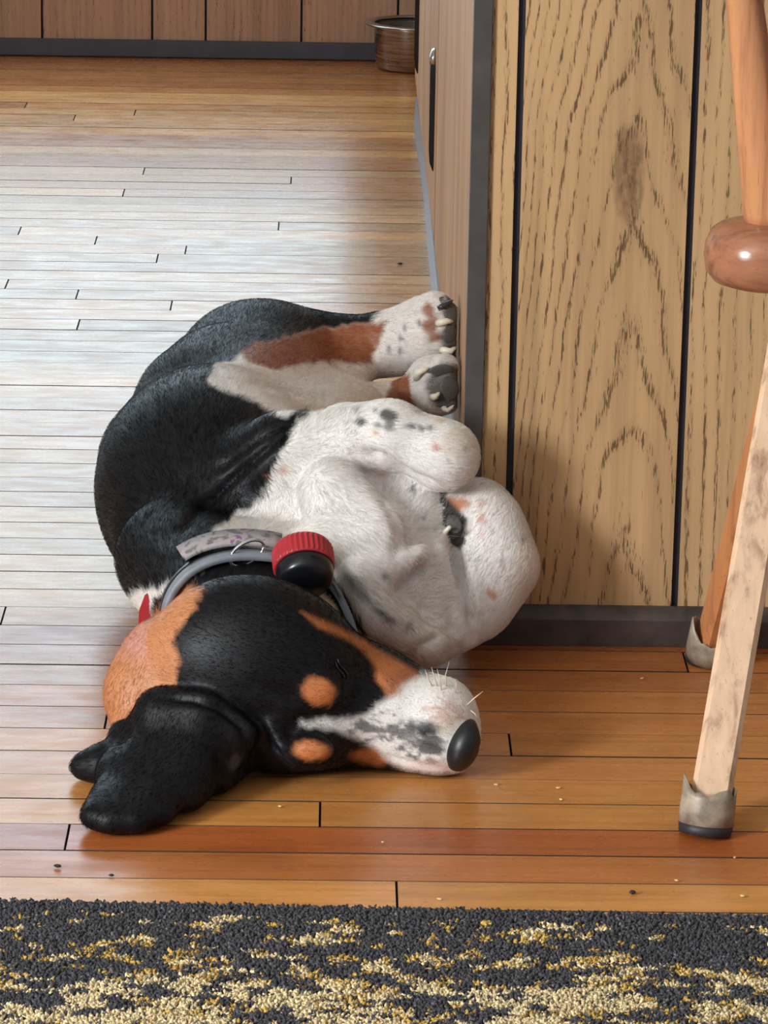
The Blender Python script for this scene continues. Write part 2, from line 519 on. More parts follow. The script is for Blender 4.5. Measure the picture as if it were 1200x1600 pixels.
# ---------------------------------------------------------------- kitchen cabinet behind the corner
cab = tag(empty('kitchen_cabinet', (0.45, 4.6, 0)), 'long brown kitchen cabinet whose door side runs back from the panelled corner', 'cabinet')
YF, YB = WALLY + 0.031, 6.10
MB().box(CABX + 0.003, 0.75, YF, YB, 0.045, 0.90, 0.001).build('body', M['cab'], cab)
MB().box(CABX + 0.012, 0.74, YF + 0.002, YB - 0.02, 0.0005, 0.045).build('plinth', M['trim'], cab)
def edge_y(px, py):
    return float(W(px, py, x=CABX)[1])
MB().box(CABX - 0.003, CABX + 0.003, YF, 4.763, 0.045, 0.90, 0.0008).build('stile', M['cab'], cab)
for a, b, hy, hz in ((4.769, 5.800, 4.850, 0.135), (5.806, 6.09, 5.868, 0.10)):
    d = MB().box(CABX - 0.004, CABX + 0.003, a, b, 0.055, 0.89, 0.0015).build('door', M['cab'], cab)
    # long black finger pull with a chrome cap at its upper end
    def pull(z0, z1, t0, t1, out):
        return MB().rings([[(CABX - 0.004, hy - 0.012 * w, z), (CABX - 0.004 - out * w, hy - 0.008 * w, z), (CABX - 0.004 - out * w, hy + 0.008 * w, z), (CABX - 0.004, hy + 0.012 * w, z)]
                           for z, w in ((z0, t0), (z0 + 0.012, 0.8), (z0 + 0.03, 1.0), (z1 - 0.01, 1.0), (z1, t1))])
    h = pull(hz, hz + 0.150, 0.2, 0.95, 0.0072).build('handle', M['black_metal'], d)
    MB().rings([[(CABX - 0.004, hy - 0.0135 * w, z), (CABX - 0.004 - 0.0084 * w, hy - 0.009 * w, z), (CABX - 0.004 - 0.0084 * w, hy + 0.009 * w, z), (CABX - 0.004, hy + 0.0135 * w, z)]
                for z, w in ((hz + 0.148, 1.0), (hz + 0.158, 1.0), (hz + 0.166, 0.7), (hz + 0.169, 0.3))]).build('handle_cap', M['chrome'], d, True)
# loose vinyl kick strip
ks = []
N = 24
for i in range(N + 1):
    y = 3.30 + (5.93 - 3.30) * i / N
    u = i / N
    bow = 0.0035 + 0.0025 * math.sin(u * 5.0) + 0.0045 * max(0, u - 0.80) / 0.20
    x = CABX - 0.0015 - bow
    ks.append([(x - 0.0018, y, 0.0006), (x + 0.0010, y, 0.0006), (x + 0.0040, y, 0.050), (x + 0.0015, y, 0.050)])
MB().rings(ks).build('kick_strip', M['vinyl'], cab)
# ---------------------------------------------------------------- steel dog bowl
bp = W(640, 116)
bwx, bwy = 0.140, float(bp[1]) + 0.066
bowl = tag(empty('dog_bowl', (bwx, bwy, 0)), 'stainless steel dog bowl half hidden behind the cabinet end', 'bowl')
MB().lathe([(0.050, 0.0006), (0.062, 0.0010), (0.066, 0.006), (0.072, 0.078), (0.073, 0.082), (0.071, 0.083),
            (0.064, 0.012), (0.055, 0.006), (0.0005, 0.005)], (bwx, bwy, 0), n=48).build('bowl_body', M['steel'], bowl, True)
MB().lathe([(0.0715, 0.083), (0.073, 0.0795), (0.086, 0.0815), (0.0875, 0.0835), (0.086, 0.0855), (0.073, 0.0865), (0.0702, 0.083)],
           (bwx, bwy, 0), n=48, ends=False).build('rim', M['steel'], bowl, True)

# ---------------------------------------------------------------- rug
def fbm(x, y, sx, sy, seed, octs=2):
    out = np.zeros_like(x)
    amp = 1.0; tot = 0
    for o in range(octs):
        r = np.random.default_rng(seed + o)
        g = r.random((256, 256))
        u, v = x * sx * 2 ** o, y * sy * 2 ** o
        i, j = np.floor(u).astype(int), np.floor(v).astype(int)
        fu, fv = u - i, v - j
        fu, fv = fu * fu * (3 - 2 * fu), fv * fv * (3 - 2 * fv)
        a = g[i % 256, j % 256]; b = g[(i + 1) % 256, j % 256]; c = g[i % 256, (j + 1) % 256]; d = g[(i + 1) % 256, (j + 1) % 256]
        out += amp * ((a * (1 - fu) + b * fu) * (1 - fv) + (c * (1 - fu) + d * fu) * fv)
        tot += amp; amp *= 0.55
    return out / tot

def attr_material(name, attr, rough, bump=0.0, spec=0.3, gain=1.0):
    t = NT(name)
    a = t.n('ShaderNodeAttribute', attribute_name=attr)
    nz = t.noise(t.coords(), 900.0, 2.0)
    col = t.mix(1.0, a.outputs['Color'], t.ramp(nz, [(0.3, (0.82, 0.82, 0.82, 1)), (0.7, (1.15, 1.15, 1.15, 1))]), 'MULTIPLY')
    if bump:
        t.bump(nz, bump, 0.0006)
    return t.out(col, rough, spec=spec)

rug_y0 = 1.55
rug = tag(empty('patterned_rug', (0.05, 2.1, 0)), 'charcoal rug with a yellow and cream speckled pattern along the bottom', 'rug')
M['rug_back'] = plain('rug_backing', lin(42, 42, 48), 0.95)
MB().box(-0.85, 0.95, rug_y0, RUGY - 0.004, 0.0008, 0.006, 0.001).build('backing', M['rug_back'], rug)
def make_pile():
    sp = 0.0021
    xs = np.arange(-0.33, 0.42, sp); ys = np.arange(2.29, RUGY - 0.001, sp)
    X, Y = np.meshgrid(xs, ys); X = X.ravel(); Y = Y.ravel()
    # coarser tufts over the rest of the rug
    X2, Y2 = np.meshgrid(np.arange(-0.848, 0.948, 0.0040), np.arange(rug_y0 + 0.002, RUGY - 0.001, 0.0040)); X2 = X2.ravel(); Y2 = Y2.ravel()
    keep = ~((X2 > -0.331) & (X2 < 0.421) & (Y2 > 2.289)); X2 = X2[keep]; Y2 = Y2[keep]
    big = np.concatenate([np.ones(X.size), np.full(X2.size, 1.9)])
    X = np.concatenate([X, X2]); Y = np.concatenate([Y, Y2])
    X = X + RNG.normal(0, 0.0007, X.size) * big; Y = Y + RNG.normal(0, 0.0006, X.size) * big
    d = RUGY - Y
    # woven yarns: colour is constant on small cells
    cx, cy = np.round(X / 0.0045) * 0.0045 + 9, np.round(Y / 0.0050) * 0.0050 + 9
    n1 = fbm(cx, cy, 30, 40, 3, 2)
    n2 = fbm(cx, cy, 75, 120, 11, 2)
    n3 = fbm(cx, cy, 11, 26, 29, 2)
    f = 0.36 * n1 + 0.56 * n2 + 0.16 * n3
    rise = np.clip((d - 0.022) / 0.14, 0, 1.35)
    thr = 0.668 - 0.118 * rise
    thr = np.where(d < 0.026, 2.0, thr)
    yel = f > thr
    cream = (f > thr + 0.055) | ((n3 > 0.60) & (d > 0.15) & yel)
    col = np.empty((X.size, 3))
    ch = np.array(lin(80, 78, 81)[:3]); ye = np.array(lin(196, 160, 88)[:3]); cr = np.array(lin(224, 202, 158)[:3])
    col[:] = ch
    col[yel] = ye; col[cream] = cr
    col *= RNG.uniform(0.66, 1.25, (X.size, 1))
    sp_ = RNG.random(X.size) < 0.07
    col[sp_ & yel] = ch * 1.6
    grey = RNG.random(X.size) < 0.05
    col[grey & ~yel] *= 2.1
    n = X.size
    h = RNG.uniform(0.0038, 0.0060, n)
    h = np.where(d < 0.006, h * 0.8, h)
    lean = RNG.normal(0, 0.0022, (n, 2))
    r = RNG.uniform(0.0011, 0.0019, n) * big
    ang = RNG.uniform(0, 2 * math.pi, n)
    vs = np.empty((n, 7, 3)); z0 = 0.004
    for k in range(3):
        a = ang + k * 2 * math.pi / 3
        vs[:, k, 0] = X + r * np.cos(a); vs[:, k, 1] = Y + r * np.sin(a); vs[:, k, 2] = z0
        vs[:, 3 + k, 0] = X + lean[:, 0] * 0.75 + r * 1.05 * np.cos(a); vs[:, 3 + k, 1] = Y + lean[:, 1] * 0.75 + r * 1.05 * np.sin(a); vs[:, 3 + k, 2] = z0 + h * 0.75
    vs[:, 6, 0] = X + lean[:, 0]; vs[:, 6, 1] = Y + lean[:, 1]; vs[:, 6, 2] = z0 + h
    vs[:, :, 1] = np.minimum(vs[:, :, 1], RUGY + 0.0015)
    fs = []
    base = np.arange(n) * 7
    for k in range(3):
        k2 = (k + 1) % 3
        fs.append(np.stack([base + k, base + k2, base + 3 + k2], 1)); fs.append(np.stack([base + k, base + 3 + k2, base + 3 + k], 1))
        fs.append(np.stack([base + 3 + k, base + 3 + k2, base + 6], 1))
    fs = np.concatenate(fs)
    return mesh_np('pile', vs.reshape(-1, 3), fs, np.repeat(col, 7, axis=0))

def mesh_np(name, v, f, col=None, smooth=True, attr='tint'):
    me = bpy.data.meshes.new(name)
    me.vertices.add(len(v)); me.vertices.foreach_set('co', np.asarray(v, np.float32).ravel())
    k = f.shape[1]
    me.loops.add(f.size); me.loops.foreach_set('vertex_index', f.astype(np.int32).ravel())
    me.polygons.add(len(f)); me.polygons.foreach_set('loop_start', np.arange(0, f.size, k, dtype=np.int32))
    me.update(calc_edges=True); me.validate()
    if smooth:
        me.polygons.foreach_set('use_smooth', np.ones(len(me.polygons), bool))
    if col is not None:
        a = me.attributes.new(attr, 'FLOAT_COLOR', 'POINT')
        c = np.ones((len(v), 4), np.float32); c[:, :3] = col
        a.data.foreach_set('color', c.ravel())
    return me
M['pile'] = attr_material('rug_pile', 'tint', 0.95, spec=0.1)
pm = make_pile(); pm.materials.append(M['pile'])
po = bpy.data.objects.new('pile', pm); COL.objects.link(po); attach(po, rug)
po['kind'] = 'stuff'
rug.rotation_euler.z = -0.027

# ---------------------------------------------------------------- wooden pedestal stool
def mat_wood(name, rgb, dark, rough=0.4, scale=1.0, axis=2, worn=0.0):
    t = NT(name)
    c = t.coords()
    sc = [70 * scale] * 3; sc[axis] = 5 * scale
    g = t.noise(t.mapping(c, sc), 1.0, 5.0, 0.62, 0.4)
    s2 = [500 * scale] * 3; s2[axis] = 28 * scale
    p = t.noise(t.mapping(c, s2), 1.0, 2.0, 0.55)
    col = t.ramp(g, [(0.28, dark), (0.5, rgb), (0.75, tuple(min(1, v * 1.2) for v in rgb[:3]) + (1,))])
    dm = t.math('MULTIPLY', t.math('SUBTRACT', p, 0.64), 9.0, clamp=True)
    col = t.mix(t.math('MULTIPLY', dm, 0.6), col, dark)
    if worn:
        st = t.noise(t.mapping(c, (45, 45, 20)), 1.0, 4.0, 0.65)
        sm = t.ramp(st, [(0.60, 0.0), (0.74, 1.0)])
        col = t.mix(t.math('MULTIPLY', sm, worn), col, tuple(v * 0.35 for v in dark[:3]) + (1,))
    t.bump(p, 0.08, 0.0006)
    return t.out(col, rough)
M['leg_raw'] = mat_wood('worn_pale_wood', lin(214, 178, 146), lin(150, 108, 82), 0.5, worn=0.5)
M['leg_orange'] = mat_wood('orange_varnished_wood', lin(196, 130, 82), lin(150, 88, 52), 0.38)
M['post'] = mat_wood('varnished_turned_wood', lin(198, 138, 96), lin(150, 92, 60), 0.22)
M['hub'] = mat_wood('brown_turned_wood', lin(162, 108, 80), lin(120, 76, 54), 0.22, axis=0)
M['cap_clear'] = plain('cloudy_plastic_cap', lin(156, 141, 122), 0.42, var=0.22, scale=70, bump=0.1)
M['cap_rim'] = plain('black_rubber_ring', lin(44, 42, 44), 0.55, var=0.2, scale=120)

HUB = np.array(W(1202, 390, y=2.93))
stool = tag(empty('wooden_stool', (HUB[0], HUB[1], 0)), 'wooden pedestal stool with splayed legs in worn plastic foot caps', 'stool')
hr = 0.0545
MB().lathe([(0.006, -0.030), (0.034, -0.030), (0.046, -0.026), (0.0525, -0.018), (0.0545, -0.006), (0.0535, 0.006), (0.049, 0.016),
            (0.042, 0.021), (0.036, 0.0225), (0.030, 0.024), (0.010, 0.025)], HUB, n=48).build('hub', M['hub'], stool, True)
def post(top, bot, r0, r1, mat):
    ax = Vector(bot) - Vector(top)
    L = ax.length
    prof = [(r0, 0), (r0 * 1.02, L * 0.3), ((r0 + r1) / 2, L * 0.6), (r1, L * 0.95), (r1 * 0.96, L)]
    return MB().lathe(prof, top, ax, 24).build('post', mat, stool, True)
pb = HUB + np.array([-0.001, -0.004, 0.022])
lean = np.array([-0.044, 0.0, 0.40])
pbot = np.array(W(1203, 352, y=2.93)); pbot[2] = HUB[2] + 0.0215
ptop0 = np.array(W(1163, 0, y=2.93))
ptop = pbot + (ptop0 - pbot) * 1.50
post(ptop, pbot, 0.0145, 0.0215, M['post'])
for a in (-60, 60):
    off = Vector((ptop - pbot)); r = Vector((0.05 * math.cos(math.radians(a)), 0.05 * math.sin(math.radians(a)), off.z))
    post(np.array(pbot) + np.array(r) + np.array([0.03, 0.03 * (1 if a > 0 else -1), 0]), np.array(pbot) + np.array([0.014, 0.014 * (1 if a > 0 else -1), 0]), 0.0145, 0.015, M['post'])
sz = float(ptop[2])
MB().lathe([(0.02, sz - 0.004), (0.15, sz - 0.004), (0.158, sz + 0.004), (0.160, sz + 0.016), (0.152, sz + 0.026), (0.12, sz + 0.028), (0.02, sz + 0.022)],
           (HUB[0] + 0.01, HUB[1] + 0.0, 0), n=48).build('seat', M['hub'], stool, True)

def beam(a, b, w, d, side, ch=0.004):
    """square bar with small chamfers; side: the direction of its width"""
    a, b = Vector(a), Vector(b)
    t = (b - a).normalized(); s = Vector(side); s = (s - t * s.dot(t)).normalized(); n = t.cross(s).normalized()
    sec = [(-w + ch, -d), (w - ch, -d), (w, -d + ch), (w, d - ch), (w - ch, d), (-w + ch, d), (-w, d - ch), (-w, -d + ch)]
    rs = []
    for k in (0.0, 0.004, 0.996, 1.0):
        q = a + (b - a) * k
        sc = 0.92 if k in (0.0, 1.0) else 1.0
        rs.append([q + (s * u + n * v) * sc for u, v in sec])
    return MB().rings(rs)
def leg(footpx, hubpt, w, d, mat, capr, side, tilt=0.5):
    foot = np.array(W(*footpx, z=0.0))
    base = foot + (np.array(hubpt) - foot) * (0.012 / hubpt[2])
    l = beam(base, hubpt, w, d, side).build('leg', mat, stool)
    ax = (Vector(hubpt) - Vector(foot)).normalized()
    # plastic cap: an open tube slid over the leg end, torn and notched at its upper edge
    n = 28
    up = Vector((ax.x * tilt / ax.z, ax.y * tilt / ax.z, 1)).normalized()
    s = up.cross(Vector((0, 1, 0))).normalized(); w2 = s.cross(up)
    fc = Vector(foot)
    def ring(r, h, jag=None):
        out = []
        for j in range(n):
            th = 2 * math.pi * j / n
            q = fc + up * (h if jag is None else jag[j]) + (s * math.cos(th) + w2 * math.sin(th)) * r
            q.z = max(q.z, 0.0007)
            out.append(q)
        return out
    rr = random.Random(int(footpx[1]))
    jag = []
    for j in range(n):
        th = 2 * math.pi * j / n
        u = 0.5 + 0.5 * math.cos(th)      # highest spike on the left
        jag.append(0.034 + 0.014 * (u ** 10) + rr.uniform(-0.0015, 0.0025) + (0.006 if 0.0 > math.cos(th) and rr.random() < 0.35 else 0))
    c = MB().rings([ring(capr * 0.80, 0.009), ring(capr, 0.009), ring(capr * 1.0, 0.020), ring(capr * 0.985, 0.030), ring(capr * 0.975, 0, jag), ring(capr * 0.92, 0, [q - 0.0006 for q in jag]),
                    ring(capr * 0.90, 0.012)], False)
    co = c.build('foot_cap', M['cap_clear'], l, True)
    MB().rings([ring(capr * 0.85, 0.0007), ring(capr * 0.94, 0.0009), ring(capr * 0.965, 0.004), ring(capr * 0.99, 0.0088), ring(capr * 0.8, 0.0092)]).build('rubber_ring', M['cap_rim'], l, True)
    return l
hub_low = HUB + np.array([0, 0, -0.028])
leg((1101, 1303), tuple(np.array(W(1243, 470, y=2.90))), 0.0165, 0.0150, M['leg_raw'], 0.0228, (1, -0.12, 0))
leg((1108, 1033), tuple(np.array(W(1262, 440, y=2.97))), 0.0145, 0.0145, M['leg_orange'], 0.0238, (1, 0.2, 0), 0.75)
third = HUB + np.array([0.24, 0.02, 0]); 
tp = third.copy(); tp[2] = 0
# third leg stands beyond the right edge of the view
b3 = beam((tp[0], tp[1], 0.012), (HUB[0] + 0.03, HUB[1], HUB[2] - 0.03), 0.016, 0.016, (0, 1, 0)).build('leg', M['leg_raw'], stool)
MB().lathe([(0.018, 0.0007), (0.0225, 0.0009), (0.0232, 0.009), (0.0228, 0.040), (0.0200, 0.040), (0.019, 0.01)], (tp[0], tp[1], 0), n=28).build('foot_cap', M['cap_clear'], b3, True)
# ---------------------------------------------------------------- the dog: one smooth body grown from blended volumes
DOG = []          # (group, kind, data, k)
def q(px, py, y=None, z=None):
    return np.array(W(px, py, y=y) if y is not None else W(px, py, z=z))

def cone(g, a, ra, b, rb, k=0.02):
    """round cone from a to b, radii in photo pixels at that depth"""
    DOG.append((g, 'cone', (a, ra * scale_at(a), b, rb * scale_at(b)), k))

def chain(g, pts, k=0.02):
    for (a, ra), (b, rb) in zip(pts, pts[1:]):
        cone(g, a, ra, b, rb, k)

def ell(g, c, rx, ry, rz, k=0.02, rot=None):
    """ellipsoid, half axes in metres; rot: rotation matrix of its axes"""
    DOG.append((g, 'ell', (np.asarray(c), np.array([rx, ry, rz]), np.eye(3) if rot is None else rot), k))

def rotz(a):
    a = math.radians(a); return np.array([[math.cos(a), -math.sin(a), 0], [math.sin(a), math.cos(a), 0], [0, 0, 1]])
def rotx(a):
    a = math.radians(a); return np.array([[1, 0, 0], [0, math.cos(a), -math.sin(a)], [0, math.sin(a), math.cos(a)]])
def roty(a):
    a = math.radians(a); return np.array([[math.cos(a), 0, math.sin(a)], [0, 1, 0], [-math.sin(a), 0, math.cos(a)]])

# trunk
rib = q(330, 765, z=0.118)
ell('trunk', rib, 0.108, 0.185, 0.112, 0.03, rotz(6))
cone('trunk', q(345, 745, y=3.40), 150, q(420, 612, y=3.74), 122, 0.04)
ell('trunk', q(415, 592, y=3.80), 0.098, 0.125, 0.082, 0.04)
cone('trunk', q(330, 760, y=3.30), 150, q(500, 850, y=3.20), 135, 0.04)
cone('trunk', q(500, 850, y=3.19), 140, q(600, 900, y=3.155), 118, 0.04)
cone('trunk', q(600, 905, y=3.15), 110, q(660, 978, y=3.115), 66, 0.04)
cone('trunk', q(560, 800, y=3.20), 110, q(640, 800, y=3.17), 62, 0.04)
cone('trunk', q(385, 578, y=3.78), 84, q(243, 722, y=3.45), 84, 0.04)        # back line
cone('trunk', q(332, 588, y=3.66), 62, q(302, 622, y=3.58), 74, 0.04)
# belly in shade behind the forelegs
cone('trunk', q(480, 720, y=3.38), 95, q(540, 660, y=3.62), 70, 0.04)
# shoulder blade and upper arm
cone('shoulder', q(262, 822, y=3.225), 80, q(440, 715, y=3.175), 60, 0.02)
cone('shoulder', q(440, 715, y=3.175), 60, q(560, 688, y=3.160), 50, 0.03)
# loose skin on the chest
cone('fold', q(520, 770, y=3.120), 52, q(580, 815, y=3.100), 40, 0.02)
cone('fold', q(500, 850, y=3.080), 40, q(590, 850, y=3.085), 34, 0.03)
cone('fold2', q(560, 900, y=3.060), 30, q(655, 868, y=3.085), 16, 0.02)
cone('fold2', q(590, 960, y=3.055), 34, q(668, 1000, y=3.075), 30, 0.03)
# neck
cone('neck', q(275, 872, y=3.14), 95, q(355, 962, y=2.99), 104, 0.03)
cone('neck', q(420, 900, y=3.10), 86, q(450, 965, y=2.985), 84, 0.04)
# skull, muzzle
ell('head', q(392, 1040, z=0.088), 0.090, 0.066, 0.078, 0.03, roty(8))
cone('head', q(455, 1066, z=0.066), 112, q(588, 1108, z=0.047), 74, 0.03)
cone('head', q(588, 1110, z=0.046), 74, q(672, 1134, z=0.039), 64, 0.02)
ell('head', q(688, 1134, z=0.040), 0.033, 0.033, 0.0385, 0.012, rotz(-5))
cone('head', q(470, 1010, y=2.965), 62, q(592, 1062, y=2.935), 40, 0.03)     # cheek and upper lip
cone('head', q(592, 1062, y=2.935), 38, q(690, 1102, y=2.89), 36, 0.02)
cone('head', q(560, 1168, z=0.018), 26, q(690, 1178, z=0.020), 26, 0.02)      # lower lip on the floor
cone('head', q(430, 1150, z=0.035), 52, q(500, 1158, z=0.032), 42, 0.03)
# brows
ell('head', q(497, 1078, y=2.835), 0.018, 0.012, 0.014, 0.012)
ell('head', q(487, 1170, y=2.815), 0.019, 0.012, 0.012, 0.012)
# eye bulge of the upper side
ell('head', q(548, 1050, y=2.895), 0.014, 0.014, 0.012, 0.012)
# forehead wrinkles
chain('head', [(q(385, 1100, y=2.838), 12), (q(425, 1135, y=2.822), 13), (q(440, 1170, y=2.812), 12), (q(458, 1192, y=2.808), 9)], 0.008)
chain('head', [(q(350, 1075, y=2.845), 10), (q(400, 1085, y=2.830), 12), (q(450, 1105, y=2.826), 10)], 0.012)
# nose base
ell('head', q(716, 1158, z=0.030), 0.016, 0.023, 0.024, 0.01)
# ears
chain('ear', [(q(330, 985, y=2.93), 50), (q(262, 1035, y=2.90), 60), (q(228, 1085, y=2.88), 52), (q(222, 1130, y=2.86), 40)], 0.03)
ROLL_ = [(q(200, 1152, y=2.850), 20), (q(250, 1112, y=2.828), 22), (q(322, 1116, y=2.818), 20), (q(368, 1146, y=2.815), 17), (q(384, 1186, z=0.017), 12)]
chain('flap', ROLL_, 0.02)
chain('flap', [ROLL_[0], (q(182, 1205, y=2.805), 20), (q(142, 1274, z=0.013), 17)], 0.025)
chain('flap', [ROLL_[1], (q(222, 1195, y=2.790), 21), (q(172, 1284, z=0.012), 16)], 0.025)
chain('flap', [(q(290, 1114, y=2.822), 20), (q(262, 1200, y=2.785), 20), (q(215, 1284, z=0.012), 16)], 0.025)
chain('flap', [ROLL_[2], (q(300, 1200, y=2.785), 19), (q(255, 1271, z=0.012), 15)], 0.025)
chain('flap', [ROLL_[3], (q(345, 1195, z=0.022), 17), (q(295, 1250, z=0.011), 14)], 0.025)
chain('flap', [ROLL_[4], (q(340, 1222, z=0.010), 12)], 0.02)
chain('ear2', [(q(225, 1170, z=0.030), 28), (q(170, 1192, z=0.016), 25), (q(130, 1198, z=0.012), 21)], 0.02)
chain('ear2', [(q(215, 1185, z=0.022), 24), (q(165, 1203, z=0.011), 17)], 0.02)
# upper foreleg, folded at the wrist
chain('foreleg', [(q(540, 680, y=3.175), 50), (q(610, 678, y=3.155), 46), (q(690, 710, y=3.145), 47), (q(697, 714, y=3.145), 48)], 0.02)
# lower foreleg, standing up along the wall, paw curled in
chain('foreleg2', [(q(700, 975, y=3.115), 50), (q(742, 935, y=3.135), 56), (q(772, 882, y=3.150), 62), (q(764, 824, y=3.160), 47),
                   (q(745, 800, y=3.165), 44), (q(722, 800, y=3.165), 38)], 0.02)
chain('forepaw', [(q(722, 800, y=3.155), 32), (q(708, 824, y=3.140), 26)], 0.012)
chain('forepaw', [(q(706, 812, y=3.145), 20), (q(706, 842, y=3.130), 14)], 0.008)
chain('forepaw', [(q(690, 768, y=3.160), 20), (q(697, 800, y=3.150), 20)], 0.012)
# hind legs
chain('hindleg', [(q(420, 555, y=3.80), 78), (q(500, 552, y=3.775), 54), (q(568, 542, y=3.765), 37), (q(620, 535, y=3.76), 40), (q(652, 524, y=3.76), 48)], 0.03)
ell('hindleg', q(672, 519, y=3.76), 0.036, 0.036, 0.041, 0.012, rotz(0))
chain('hindleg', [(q(455, 575, y=3.74), 52), (q(540, 590, y=3.72), 36)], 0.03)
chain('hindleg2', [(q(470, 632, y=3.70), 38), (q(560, 630, y=3.69), 26), (q(640, 616, y=3.69), 25)], 0.02)
ell('hindleg2', q(680, 603, y=3.69), 0.033, 0.032, 0.032, 0.012)
for (a, b, r) in ((680, 477, 20), (698, 497, 20), (698, 528, 20), (690, 555, 18)):
    p = q(a, b, y=3.755); ell('hindleg', p, r * scale_at(p) * 1.15, 0.02, r * scale_at(p), 0.006)
for (a, b, r) in ((668, 580, 19), (694, 572, 18), (676, 622, 18), (700, 626, 16)):
    p = q(a, b, y=3.68); ell('hindleg2', p, r * scale_at(p) * 1.1, 0.018, r * scale_at(p), 0.006)

GK = {'trunk': 0.0, 'shoulder': 0.016, 'fold': 0.010, 'fold2': 0.010, 'neck': 0.018, 'head': 0.010, 'ear': 0.014, 'flap': 0.004, 'ear2': 0.004, 'foreleg': 0.008,
      'foreleg2': 0.005, 'forepaw': 0.004, 'hindleg': 0.010, 'hindleg2': 0.006}
GNAMES = list(GK)

def prim_sdf(kind, d, Pn):
    if kind == 'cone':
        a, ra, b, rb = d
        ba = (b - a).astype(np.float32); l2 = float(ba @ ba)
        rr = ra - rb
        a2 = l2 - rr * rr
        il2 = 1.0 / l2
        pa = Pn - a.astype(np.float32)
        y = pa @ ba
        zz = y - l2
        xv = pa * l2 - y[..., None] * ba
        x2 = np.einsum('...i,...i', xv, xv)
        y2 = y * y * l2; z2 = zz * zz * l2
        k = np.sign(rr) * rr * rr * x2
        out = (np.sqrt(np.maximum(x2 * a2 * il2, 0)) + y * rr) * il2 - ra
        m1 = np.sign(zz) * a2 * z2 > k
        out = np.where(m1, np.sqrt(x2 + z2) * il2 - rb, out)
        m2 = (~m1) & (np.sign(y) * a2 * y2 < k)
        return np.where(m2, np.sqrt(x2 + y2) * il2 - ra, out).astype(np.float32)
    c, r, R = d
    p = (Pn - c.astype(np.float32)) @ R.astype(np.float32)
    k0 = np.linalg.norm(p / r.astype(np.float32), axis=-1)
    k1 = np.linalg.norm(p / (r * r).astype(np.float32), axis=-1)
    return (k0 * (k0 - 1.0) / np.maximum(k1, 1e-6)).astype(np.float32)

def smin(a, b, k):
    if k <= 0:
        return np.minimum(a, b)
    h = np.maximum(k - np.abs(a - b), 0) / k
    return np.minimum(a, b) - h * h * k * 0.25

def bounds(kind, d):
    if kind == 'cone':
        a, ra, b, rb = d
        return np.minimum(a - ra, b - rb), np.maximum(a + ra, b + rb)
    c, r, R = d
    e = np.abs(R) @ r
    return c - e, c + e

def grow_body(h):
    lo = np.array([-0.262, 2.68, -0.012]); hi = np.array([0.222, 3.99, 0.262])
    n = np.ceil((hi - lo) / h).astype(int) + 1
    ax = [lo[i] + h * np.arange(n[i]) for i in range(3)]
    tot = np.full(n, 0.2, np.float32)
    dists = {}
    for g in GNAMES:
        ps = [p for p in DOG if p[0] == g]
        bl = np.min([bounds(p[1], p[2])[0] for p in ps], axis=0) - 0.05
        bh = np.max([bounds(p[1], p[2])[1] for p in ps], axis=0) + 0.05
        i0 = np.clip(((bl - lo) / h).astype(int), 0, n - 1); i1 = np.clip(((bh - lo) / h).astype(int) + 2, 1, n)
        gd = np.full(i1 - i0, 0.2, np.float32)
        for _, kind, d, k in ps:
            b0, b1 = bounds(kind, d)
            j0 = np.clip(((b0 - 0.042 - lo) / h).astype(int), 0, n - 1); j1 = np.clip(((b1 + 0.042 - lo) / h).astype(int) + 2, 1, n)
            j0 = np.maximum(j0, i0); j1 = np.minimum(j1, i1)
            G = np.stack(np.meshgrid(*[ax[i][j0[i]:j1[i]] for i in range(3)], indexing='ij'), -1).astype(np.float32)
            v = prim_sdf(kind, d, G)
            sl = tuple(slice(j0[i] - i0[i], j1[i] - i0[i]) for i in range(3))
            gd[sl] = smin(gd[sl], v, k)
        sl = tuple(slice(i0[i], i1[i]) for i in range(3))
        tot[sl] = smin(tot[sl], gd, GK[g])
        dists[g] = (i0, i1, gd)
    # rest on the floor and against wall and cabinet
    Z = ax[2][None, None, :]
    tot = np.maximum(tot, (0.0012 - Z).astype(np.float32))
    XX, YY = ax[0][:, None, None], ax[1][None, :, None]
    tot = np.maximum(tot, np.minimum(XX - (CABX - 0.0075), YY - (WALLY - 0.006)).astype(np.float32))
    return lo, h, n, tot, dists

